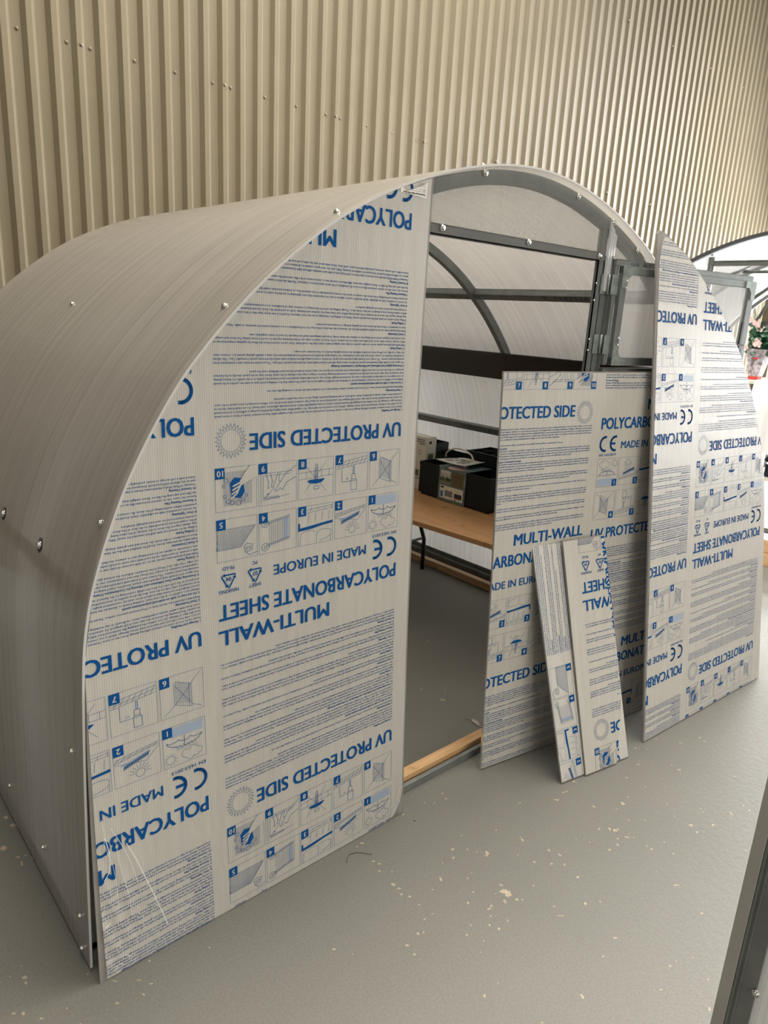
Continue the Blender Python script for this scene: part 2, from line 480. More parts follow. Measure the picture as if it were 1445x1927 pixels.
def txt(s, u, v, cap, width=None, bold=0.0, align='L', space=1.0):
    """text with baseline start at (u, v), cap height and total width in metres"""
    t = text_tris(s, bold, space).copy()
    k = cap / CAPH
    x0 = t[:, :, 0].min(); x1 = t[:, :, 0].max()
    kx = width / (x1 - x0) if width else k
    t[:, :, 0] = (t[:, :, 0] - x0) * kx
    t[:, :, 1] *= k
    w = (x1 - x0) * kx
    if align == 'R': t[:, :, 0] -= w
    if align == 'C': t[:, :, 0] -= w / 2
    t[:, :, 0] += u; t[:, :, 1] += v
    passes = 5 if bold >= 0.004 else (2 if bold > 0 else 1)
    LAY[id(t)] = np.repeat(np.arange(passes), len(t) // passes)
    KEEP.append(t)
    return t
LAY = {}; KEEP = []

def strokes(lines, w):
    out = []
    for ln in lines:
        ln = np.array(ln, float)
        for a, b in zip(ln[:-1], ln[1:]):
            d = b - a; L = np.hypot(*d)
            if L < 1e-9: continue
            n = np.array([-d[1], d[0]]) / L * w / 2; e = d / L * w * 0.3
            p = [a - e - n, b + e - n, b + e + n, a - e + n]
            out += [[p[0], p[1], p[2]], [p[0], p[2], p[3]]]
    return np.array(out).reshape(-1, 3, 2)

def fan(pts):
    pts = np.array(pts, float)
    return np.array([[pts[0], pts[i], pts[i + 1]] for i in range(1, len(pts) - 1)]).reshape(-1, 3, 2)

def rect(u0, v0, u1, v1):
    return fan([(u0, v0), (u1, v0), (u1, v1), (u0, v1)])

def arc(cx, cy, r, a0, a1, n=20, ry=None):
    ry = ry or r
    return [(cx + r * math.cos(math.radians(a0 + (a1 - a0) * i / n)), cy + ry * math.sin(math.radians(a0 + (a1 - a0) * i / n))) for i in range(n + 1)]

TEXT = """#1. Storage and Handling
Panels can be stored outdoors without suffering damage from rain or snow. However, panels must not be exposed to direct sunlight while they are stacked. Stacks of three or more panels
act as a solar heat collector and may incur heat stress damage, which is not covered by the warranty. The original white, watertight polyethylene package is sufficient to protect panels
from this type of damage (do not confuse the packaging film mentioned here with protective masking film that is electrostatically adhered to each sheet). Do not stack heavy objects on
the panels. Avoid leaving the sheets in the rain, even if still wrapped, for extended periods, as water may condense inside the hollow core. When necessary to store panels in the open,
cover them with a white opaque polyethylene sheet, cardboard, or any insulating material, taking care to cover the pallet completely.
#2. Panel Positioning
Multi-wall polycarbonate sheets have a UV protected exterior surface. Panels have to be installed with the labels on masking film side out.
#3. Do not step or walk on multi-wall polycarbonate panels
Always use a scaffold or, at the very least, crawling boards to distribute the installer's weight across the panel. Be certain that the crawling boards span at least two purlins as the panels
are not designed to accommodate localized stress cause by concentrated weight. Never step on the multi-wall polycarbonate panel between the purlins or in the middle of a framed glazing.
In an emergency, step only on the area directly above purlins or structural framing, however, doing so may cause damage to the panel. Never step on the panels directly at the fastener
and spacer as the soft sole of a shoe forcefully conforming to the fastener and spacer can cause undue localized stresses and will likely crack the panel.
#4. Protecting Against Dust Infiltration and Allowing for Condensation Drainage
The upper end of multi wall polycarbonate panels should be sealed using adhesive backed multi-wall polycarbonate panels Solid tape. This prevents moisture and contaminants from
entering the panel cavities. The lower end of multi wall polycarbonate panels should be covered using adhesive backed multi-wall polycarbonate panels Permeable Tape. This allows
condensation moisture to escape, but keeps dust and contaminants out. Sealing tapes should be protected from mechanical harm by using a suitable glazing system (i.e., bottom chan-
nel, ridge, U-profile, etc.) Weep holes should be drilled in the bottom glazing member so that moisture can escape.
#5. Cutting Panels
Multi-wall polycarbonate panels can be cut with a power circular saw equipped with a triple chip fine tooth blade. Dust can be removed from the flutes by applying compressed air or
with a vacuum. A razor knife can be used with cuts made on both surfaces of the sheet to ensure a clean cut. A hand hacksaw may also be used for local cutting. For short and complex
cuts, a band saw or jigsaw can be used taking care to advance the blade slowly. A special cutting-wire hand tool may also be used to make lengthwise cuts.
#6. Panel Orientation
Multi-wall polycarbonate sheets should be installed with the rib channels in the direction of the slope for roof installation or in a vertical position for windows or walls. This position re-
duces accumulation of dirt inside the sheet and ease gravity drainage of condensation moisture.
#7. Drilling Panels
Drilling can be carried out with drill bits intended for metal. When pre-drilling for a fastening screw, the hole's diameter should be 2 mm larger than that of the screw used, as when cut-
ting, always support the sheet in the vicinity of the place being drilled, and clean away the sawdust and shavings, both on and inside the sheet. Special attention must be given to drill
all the required holes perpendicular to the face of the sheet. Though drilling the sheet for fastening is a common way of installation, it is recommended to be used mostly in plain,
economy-oriented projects, and used sparingly elsewhere.
#8. Over Tightening
An electric screwdriver with an adjustable clutch should be used to tighten screws. It is imperative that over tightening be avoided in order to avoid undue stresses, which would cause
premature failure and buckling of the sheet. Be certain to insert the screws perpendicular to the material face, as inclined insertion could damage the sheet and/or result in leaks.
#9. Remove Masking Film
Remove the outer side or exterior protective film as soon as the installation of the whole glazed area is completed. This film should be removed shortly after installation. Failing to remove
the film and exposing the film to direct sunlight may cause difficulties in removal due to deterioration of the film, and void the warranty.
#10. General Cleaning
Cleaning of Multi-Wall polycarbonate sheets is important to yield long-term results and maintain sufficient light transmission of panels. Self-cleaning by rain is usually sufficient, if re-
quired, use diluted mild household detergents for additional cleaning. Make sure the detergent contains no abrasives or solvents. Pre-wash with warm water, then wash area to be
cleaned with a soft sponge or brush, preferably with hot water, until clean. Rinse with water and dry with a soft non abrasive cloth.""".split('\n')

def sun_lines(cx, cy, ro, ri, n=24):
    star = []
    for i in range(2 * n + 1):
        r = ro if i % 2 == 0 else ri * 1.13
        a = math.pi * i / n
        star.append((cx + r * math.cos(a), cy + r * math.sin(a)))
    return [star, arc(cx, cy, ri, 0, 360, 40)]

def icon(n, u, v, w, h):
    """pictogram n in a box with lower-left corner (u, v); returns {layer: [tri arrays]}; layers 1 ink, 2 line, 3 pale"""
    L = {1: [], 2: [], 3: []}
    flip = n in (9, 10)
    P = lambda pts: [(u + ((1 - a) if flip else a) * w, v + b * h) for a, b in pts]
    lw = 0.0008
    ln = lambda *ls, k=1.0: L[2].append(strokes([P(l) for l in ls], lw * k))
    solid = lambda pts, lay=1: L[lay].append(fan(P(pts)))
    ln([(0, 0), (1, 0), (1, 1), (0, 1), (0, 0)])
    A = lambda cx, cy, r, a0, a1, m=16, ry=None: arc(cx, cy, r, a0, a1, m, ry)
    if n == 1:
        cloud = A(0.18, 0.80, 0.09, 90, 270, 8) + A(0.3, 0.74, 0.1, 200, 340, 8) + A(0.48, 0.78, 0.1, 220, 400, 8) + A(0.38, 0.86, 0.1, 20, 170, 8) + A(0.24, 0.86, 0.07, 40, 150, 6)
        ln(cloud, A(0.84, 0.82, 0.1, 0, 360, 20), k=1.2)
        ln(*[[(0.84 + 0.12 * math.cos(a), 0.82 + 0.12 * math.sin(a)), (0.84 + 0.16 * math.cos(a), 0.82 + 0.16 * math.sin(a))] for a in [i * 0.52 for i in range(12)]])
        ln(*[[(0.2 + i * 0.045, 0.64), (0.27 + i * 0.045, 0.5 + 0.04 * (i % 2))] for i in range(11)])
        ln(A(0.5, 0.36, 0.42, 8, 172, 20, 0.2), A(0.22, 0.36, 0.14, 20, 160, 8, 0.06), A(0.5, 0.36, 0.14, 0, 180, 8, 0.07), A(0.78, 0.36, 0.14, 20, 160, 8, 0.06), [(0.5, 0.56), (0.5, 0.3)], k=2.0)
        solid([(0.06, 0.04), (0.8, 0.04), (0.8, 0.28), (0.06, 0.28)], 3)
    elif n == 2:
        ln(A(0.45, 0.82, 0.1, 0, 360, 20), *[[(0.45 + 0.13 * math.cos(a), 0.82 + 0.13 * math.sin(a)), (0.45 + 0.24 * math.cos(a), 0.82 + 0.24 * math.sin(a))] for a in [math.radians(180 + i * 22) for i in range(9)]], k=1.3)
        ln([(0.02, 0.26), (0.98, 0.42)], [(0.02, 0.2), (0.98, 0.34)], [(0.3, 0.58), (0.98, 0.45)], [(0.02, 0.3), (0.3, 0.58)], *[[(0.05 + 0.14 * i, 0.22 + .02 * i), (0.15 + 0.14 * i, 0.27 + 0.023 * i)] for i in range(7)], k=1.2)
        z = [(0.24 + 0.022 * i, 0.36 + 0.007 * i + (0.075 if i % 2 else 0.0)) for i in range(26)]
        ln(z, [(p[0] + .008, p[1] + .02) for p in z], k=2.6)
        solid([(0.2, 0.34), (0.86, 0.5), (0.84, 0.54), (0.22, 0.4)], 3)
    elif n == 3:
        ln([(0.0, 0.13), (1, 0.2)], [(0.0, 0.06), (1, 0.12)], *[[(0.02 + 0.2 * i, 0.06), (0.05 + 0.2 * i, 0.14)] for i in range(5)], *[[(0.1 + 0.2 * i, 0.2), (0.12 + 0.2 * i, 0.42)] for i in range(4)], k=1.2)
        solid([(0.0, 0.46), (0.3, 0.5), (0.62, 0.53), (1.0, 0.55), (1.0, 0.62), (0.62, 0.6), (0.3, 0.55), (0.0, 0.53)])
        solid([(0.95, 0.42), (1.0, 0.42), (1.0, 0.62), (0.95, 0.62)])
        ln(A(0.25, 0.74, 0.22, 190, 350, 12, 0.08), A(0.72, 0.74, 0.22, 200, 380, 12, 0.1), [(0.46, 0.72), (0.48, 0.98)], [(0.04, 0.72), (0.06, 0.98)], [(0.93, 0.76), (0.96, 0.98)], A(0.45, 0.8, 0.4, 100, 170, 10, .14), k=1.2)
    elif n == 4:
        for t in range(12):
            ln([(0.18 + 0.05 * t, 0.12 + 0.012 * t), (0.18 + 0.05 * t, 0.72 + 0.012 * t)])
        ln([(0.2, 0.14), (0.8, 0.24)], [(0.2, 0.72), (0.8, 0.82)], [(0.2, 0.68), (0.8, 0.79)], [(0.2, 0.18), (0.8, 0.28)], k=1.4)
        for cx, cy in ((0.84, 0.26), (0.84, 0.84)):
            ln(A(cx, cy, 0.1, 0, 360, 18, 0.09), A(cx, cy, 0.035, 0, 360, 10), k=1.6)
        solid([(0.24, 0.2), (0.34, 0.22), (0.34, 0.7), (0.24, 0.68)], 3)
    elif n == 5:
        for t in range(13):
            ln([(0.06 + 0.072 * t, 0.24), (0.42 + 0.048 * t, 0.72)], [(0.09 + 0.072 * t, 0.24), (0.44 + 0.048 * t, 0.72)])
        ln([(0.04, 0.24), (0.98, 0.24), (0.98, 0.72), (0.42, 0.72), (0.04, 0.24)])
        ln([(0.12, 0.7), (0.14, 0.84), (0.3, 0.86), (0.34, 0.72), (0.26, 0.66), (0.12, 0.7)], [(0.17, 0.74), (0.28, 0.75), (0.28, 0.8), (0.17, 0.79), (0.17, 0.74)], [(0.3, 0.86), (0.2, 0.95), (0.0, 0.9)], k=1.6)
    elif n == 6:
        for t in range(15):
            ln([(0.3, 0.3 + 0.035 * t), (0.62, 0.2 + 0.035 * t)])
        ln([(0.28, 0.32), (0.28, 0.88), (0.64, 0.74), (0.64, 0.16), (0.28, 0.32)], [(0.34, 0.28), (0.34, 0.86)], [(0.68, 0.2), (0.68, 0.74)], [(0.06, 0.06), (0.3, 0.3)], [(0.66, 0.72), (0.92, 0.94)], [(0.06, 0.94), (0.3, 0.82)], [(0.3, 0.78), (0.66, 0.26)], [(0.3, 0.34), (0.66, 0.72)], k=1.3)
    elif n == 7:
        ln([(0.02, 0.24), (0.98, 0.36)], [(0.02, 0.16), (0.98, 0.3)], [(0.02, 0.08), (0.98, 0.2)], *[[(0.04 + 0.13 * i, 0.09 + 0.014 * i), (0.14 + 0.13 * i, 0.27 + 0.012 * i)] for i in range(7)], k=1.2)
        ln([(0.42, 0.32), (0.42, 0.52)], [(0.46, 0.32), (0.46, 0.52)], [(0.38, 0.52), (0.5, 0.52), (0.5, 0.66), (0.38, 0.66), (0.38, 0.52)], [(0.34, 0.7), (0.52, 0.7), (0.52, 0.94), (0.34, 0.94), (0.34, 0.7)], [(0.38, 0.66), (0.34, 0.7)], [(0.5, 0.66), (0.52, 0.7)], [(0.5, 0.7), (0.8, 0.7), (0.8, 0.36)], k=1.6)
        L[2].append(txt('90\u00b0', u + 0.6 * w, v + 0.6 * h, 0.006))
        solid([(0.425, 0.3), (0.455, 0.3), (0.455, 0.52), (0.425, 0.52)], 3)
    elif n == 8:
        ln([(0.0, 0.46), (1, 0.5)], [(0.0, 0.3), (1, 0.34)], *[[(0.12 + 0.22 * i, 0.3), (0.12 + 0.22 * i, 0.48)] for i in range(4)], [(0.2, 0.1), (0.84, 0.84)], [(0.84, 0.12), (0.2, 0.86)], k=1.2)
        ln([(0.42, 0.7), (0.56, 0.7), (0.56, 0.78), (0.42, 0.78), (0.42, 0.7)], [(0.46, 0.56), (0.46, 0.2), (0.49, 0.14), (0.52, 0.2), (0.52, 0.56)], *[[(0.45, 0.24 + 0.05 * i), (0.53, 0.27 + 0.05 * i)] for i in range(6)], k=1.7)
        solid([(0.24, 0.54), (0.32, 0.53), (0.5, 0.55), (0.68, 0.53), (0.76, 0.56), (0.66, 0.62), (0.5, 0.645), (0.34, 0.62)])
    elif n == 9:
        ln([(0.12, 0.88), (0.12, 0.3), (0.84, 0.3)], [(0.06, 0.94), (0.06, 0.24), (0.9, 0.24)], [(0.12, 0.86), (0.4, 0.6)], [(0.14, 0.88), (0.8, 0.8)], k=1.2)
        ln([(0.98, 0.12), (0.7, 0.3), (0.5, 0.56), (0.42, 0.66), (0.46, 0.7), (0.56, 0.62), (0.62, 0.68), (0.74, 0.5), (0.98, 0.4)], [(0.3, 0.24), (0.36, 0.44), (0.32, 0.56), (0.38, 0.58), (0.44, 0.42), (0.5, 0.26)], [(0.2, 0.26), (0.26, 0.46), (0.24, 0.6), (0.3, 0.58)], [(0.56, 0.24), (0.52, 0.44), (0.58, 0.48)], *[[(0.14 + 0.04 * i, 0.8), (0.18 + 0.04 * i, 0.86)] for i in range(10)], k=1.6)
        solid([(0.2, 0.78), (0.27, 0.74), (0.25, 0.71)])
    elif n == 10:
        for t in range(22):
            ln([(0.2 + 0.032 * t, 0.1), (0.2 + 0.032 * t, 0.88)])
        solid([(0.34, 0.36), (0.46, 0.24), (0.66, 0.28), (0.7, 0.6), (0.6, 0.74), (0.38, 0.68)])
        M_ = [(0.98, 0.02), (0.7, 0.18), (0.56, 0.34), (0.5, 0.5), (0.55, 0.51), (0.66, 0.36)]
        for k in range(4):
            o = 0.045 * k
            L.setdefault(4, []).append(strokes([P([(0.8 - o, 0.2 + o * 0.5), (0.62 - o * .8, 0.36 + o * 1.9), (0.42 - o * 0.3, 0.44 + o * 2.0)])], 0.0042))
        L[4].append(fan(P([(1.0, 0.0), (1.0, 0.28), (0.8, 0.36), (0.62, 0.44), (0.58, 0.34), (0.7, 0.16), (0.84, 0.0)])))
        ln([(1.0, 0.28), (0.8, 0.36), (0.62, 0.44)], [(0.84, 0.0), (0.7, 0.16), (0.58, 0.34)], k=1.6)
        for cx, cy, r in ((0.3, 0.78, .05), (0.22, 0.66, .04), (0.4, 0.82, .05), (0.55, 0.84, .06), (0.66, 0.78, .04), (0.26, 0.3, .05), (0.2, 0.42, .035), (0.74, 0.68, .035)):
            ln(A(cx, cy, r, 0, 360, 12), k=1.4)
    # number plate at the lower right corner
    L[1].append(rect(u + w - 0.026, v + 0.0, u + w, v + 0.027))
    L.setdefault(4, []).append(txt(str(n), u + w - 0.013, v + 0.0065, 0.0145, bold=0.02, align='C'))
    return L

def recycle(cx, cy, r, num):
    tri = []
    P3 = [(cx + r * math.cos(math.radians(a)), cy + r * math.sin(math.radians(a))) for a in (90, 210, 330)]
    for i in range(3):
        a = np.array(P3[i]); b = np.array(P3[(i + 1) % 3])
        p = a + (b - a) * 0.16; q = a + (b - a) * 0.74
        tri.append(strokes([[p, q]], r * 0.16))
        d = (b - a) / np.linalg.norm(b - a); n = np.array([-d[1], d[0]])
        tri.append(fan([q - n * r * 0.24, q + d * r * 0.3, q + n * r * 0.24]))
        tri.append(strokes([[p, a * 0.9 + np.array([cx, cy]) * 0.1]], r * 0.15))
    tri.append(txt(num, cx, cy - r * 0.25, r * 0.42, bold=0.02, align='C'))
    return tri

def layer_of(x):
    """overprinted passes lie in thin separate layers of ink (0 .. 4)"""
    n = len(x)
    return LAY[id(x)] if id(x) in LAY else np.zeros(n, int)
def make_tile(lay):
    """one printed column of the film, reading upright; UV PROTECTED SIDE baseline at v = 0"""
    L = {1: [], 2: [], 3: [], 4: []}
    def merge(d):
        for k, x in d.items(): L[k] += x
    L[1].append(txt('UV PROTECTED SIDE', 0.0, 0.0, 0.0405, 0.511, bold=0.023))
    L[2].append(strokes(sun_lines(0.5625, 0.0135, 0.043, 0.0275), 0.0010))
    us = (0.0, 0.1235, 0.2475, 0.3695, 0.4915)
    for k in range(5):
        merge(icon(k + 6, us[k], lay['i6'], 0.116, 0.110))
        merge(icon(k + 1, us[k], lay['i1'], 0.116, 0.110))
    L[1].append(txt('EN 1653:2013', 0.003, lay['EN'], 0.0088, 0.094, bold=0.008))
    ce = lay['CE']; r = 0.031; t = 0.0088
    L[1].append(strokes([arc(r, ce + r, r - t / 2, 82, 278, 26)], t))
    L[1].append(strokes([arc(0.057 + r, ce + r, r - t / 2, 82, 278, 26), [(0.062, ce + r), (0.057 + r * 0.92, ce + r)]], t))
    L[1].append(txt('MADE IN EUROPE', 0.122, lay['MADE'], 0.0275, 0.321, bold=0.016))
    for cx, num, up, dn in ((0.5, '07', 'SHEET', 'PC'), (0.577, '04', 'MASKING', 'PE-LD')):
        c = lay['MADE'] + 0.012
        L[1] += recycle(cx, c, 0.025, num)
        L[1].append(txt(up, cx, c + 0.026, 0.0092, bold=0.01, align='C'))
        L[1].append(txt(dn, cx, c - 0.035, 0.0092, bold=0.01, align='C'))
    L[1].append(txt('POLYCARBONATE SHEET', 0.0, lay['POLY'], 0.0415, 0.607, bold=0.023))
    L[1].append(txt('MULTI-WALL', 0.256, lay['MULTI'], 0.0405, 0.354, bold=0.023))
    n = len(TEXT); v1 = lay['t1']; v0 = lay['t0']
    extra = 0.30
    ys = []; y = 0.0
    for i, s in enumerate(TEXT):
        if s.startswith('#') and i: y += extra
        ys.append(y); y += 1
    tot = ys[-1]
    for s, yy in zip(TEXT, ys):
        v = v1 + (v0 - v1) * yy / tot
        if s.startswith('#'):
            L[1].append(txt(s[1:], 0.0, v, 0.0056, bold=0.02))
        else:
            full = len(s) > 168
            L[1].append(txt(s, 0.0, v, 0.0053, 0.606 if full else 0.606 * len(s) / 183.0, bold=0.0039))
    tris = []; mi = []
    for k in (3, 2, 1, 4):
        for x in L[k]:
            if len(x):
                tris.append(x.reshape(-1, 3, 2)); mi.append(k * 10 + layer_of(x))
    return np.concatenate(tris), np.concatenate(mi)

TILE = {
    'A': make_tile(dict(i6=0.079, i1=0.209, EN=0.330, CE=0.346, MADE=0.356, POLY=0.4345, MULTI=0.5045, t1=0.966, t0=0.587)),
    'B': make_tile(dict(i6=0.099, i1=0.236, EN=0.361, CE=0.377, MADE=0.387, POLY=0.470, MULTI=0.545, t1=0.975, t0=0.609)),
}

def clip_tris(T, mi, poly):
    """keep what lies inside a convex polygon (any orientation)"""
    poly = np.array(poly, float)
    ar = 0.5 * np.sum(poly[:, 0] * np.roll(poly[:, 1], -1) - poly[:, 1] * np.roll(poly[:, 0], -1))
    if ar < 0: poly = poly[::-1]
    n = len(poly)
    D = []
    for i in range(n):
        a = poly[i]; b = poly[(i + 1) % n]; d = b - a
        D.append((T[:, :, 1] - a[1]) * d[0] - (T[:, :, 0] - a[0]) * d[1])
    D = np.stack(D)                       # n,T,3  (>=0 inside)
    out = (D < 0).all(axis=2).any(axis=0)
    inside = (D >= 0).all(axis=2).all(axis=0)
    cut = ~(out | inside)
    R = [T[inside]]; Mi = [mi[inside]]
    extra = []; em = []
    for t, k in zip(T[cut], mi[cut]):
        p = [tuple(q) for q in t]
        for i in range(n):
            a = poly[i]; d = poly[(i + 1) % n] - a
            q = []
            for j in range(len(p)):
                c = p[j]; e = p[(j + 1) % len(p)]
                dc = (c[1] - a[1]) * d[0] - (c[0] - a[0]) * d[1]
                de = (e[1] - a[1]) * d[0] - (e[0] - a[0]) * d[1]
                if dc >= 0: q.append(c)
                if (dc >= 0) != (de >= 0):
                    f = dc / (dc - de); q.append((c[0] + (e[0] - c[0]) * f, c[1] + (e[1] - c[1]) * f))
            p = q
            if len(p) < 3: break
        if len(p) >= 3:
            for j in range(1, len(p) - 1):
                extra.append([p[0], p[j], p[j + 1]]); em.append(k)
    if extra:
        R.append(np.array(extra)); Mi.append(np.array(em))
    return np.concatenate(R), np.concatenate(Mi)

def grid_tris(u0, u1, v0, v1, du, dv):
    us = np.linspace(u0, u1, max(2, int(round((u1 - u0) / du)) + 1)); vs = np.linspace(v0, v1, max(2, int(round((v1 - v0) / dv)) + 1))
    a, c = np.meshgrid(us[:-1], vs[:-1], indexing='ij'); b, d = np.meshgrid(us[1:], vs[1:], indexing='ij')
    P = lambda x, y: np.stack([x.ravel(), y.ravel()], 1)
    t1 = np.stack([P(a, c), P(b, c), P(b, d)], 1); t2 = np.stack([P(a, c), P(b, d), P(a, d)], 1)
    return np.concatenate([t1, t2])

def sheet(rt, poly, fpoly, tiles, mapf, thick, film_mat_, cell=(0.2, 0.04), body_name='sheet_body', film_name='masking_film', wrinkle=None, extra=None):
    """printed twin-wall sheet: slab with a printed masking film on its face.
    poly, fpoly: convex outlines in sheet coordinates; mapf(uv, depth) -> world, depth towards the viewer"""
    poly = np.array(poly, float); fpoly = np.array(fpoly, float)
    lo = poly.min(0); hi = poly.max(0)
    g = grid_tris(lo[0], hi[0], lo[1], hi[1], *cell)
    bt, _ = clip_tris(g, np.zeros(len(g), int), poly)
    F = mapf(bt.reshape(-1, 2), 0.0).reshape(-1, 3, 3)
    Bk = mapf(bt.reshape(-1, 2), -thick).reshape(-1, 3, 3)[:, ::-1]
    side = []
    n = len(poly)
    for i in range(n):
        a = poly[i]; b = poly[(i + 1) % n]
        k = max(1, int(np.linalg.norm(b - a) / 0.04))
        pts = np.array([a + (b - a) * t / k for t in range(k + 1)])
        f = mapf(pts, 0.0); q = mapf(pts, -thick)
        for j in range(k):
            side += [[f[j], q[j], q[j + 1]], [f[j], q[j + 1], f[j + 1]]]
    P = np.concatenate([F, Bk, np.array(side)])
    tri_mesh(body_name, P, [M['slab']], np.zeros(len(P)), rt)
    # film and print
    if wrinkle is not None: cell = (0.006, 0.008)
    lo = fpoly.min(0); hi = fpoly.max(0)
    g = grid_tris(lo[0], hi[0], lo[1], hi[1], *cell)
    ft, _ = clip_tris(g, np.zeros(len(g), int), fpoly)
    w = (lambda x: 0.0) if wrinkle is None else wrinkle
    P = [mapf(ft.reshape(-1, 2), 0.0008 + w(ft.reshape(-1, 2))).reshape(-1, 3, 3)]; mi = [np.zeros(len(ft), int)]; uvs = [ft.reshape(-1, 2)]
    LIFT = np.array([0.0, 0.0016, 0.0014, 0.0012, 0.0020])
    for kind, f in tiles:
        T, K = TILE[kind]
        T2 = f(T.reshape(-1, 2)).reshape(-1, 3, 2)
        T2, K2 = clip_tris(T2, K, fpoly)
        if not len(T2): continue
        dep = (LIFT[K2 // 10] + 0.00005 * (K2 % 10)).repeat(3)
        P.append(mapf(T2.reshape(-1, 2), dep + w(T2.reshape(-1, 2))).reshape(-1, 3, 3)); mi.append(K2 // 10); uvs.append(T2.reshape(-1, 2))
    if extra is not None:
        for T2, k, d in extra:
            T2, K2 = clip_tris(T2, np.full(len(T2), k), fpoly)
            P.append(mapf(T2.reshape(-1, 2), d + w(T2.reshape(-1, 2))).reshape(-1, 3, 3)); mi.append(K2); uvs.append(T2.reshape(-1, 2))
    P = np.concatenate(P); mi = np.concatenate(mi); uv = np.concatenate(uvs)
    mi = np.where(mi == 4, 0, np.where(mi == 5, 4, mi))   # reversed-out characters show the film itself; 5 = bright crease
    tri_mesh(film_name, P, [film_mat_, M['ink'], M['ink_line'], M['ink_pale'], M['crease']], mi, rt, uv=uv)

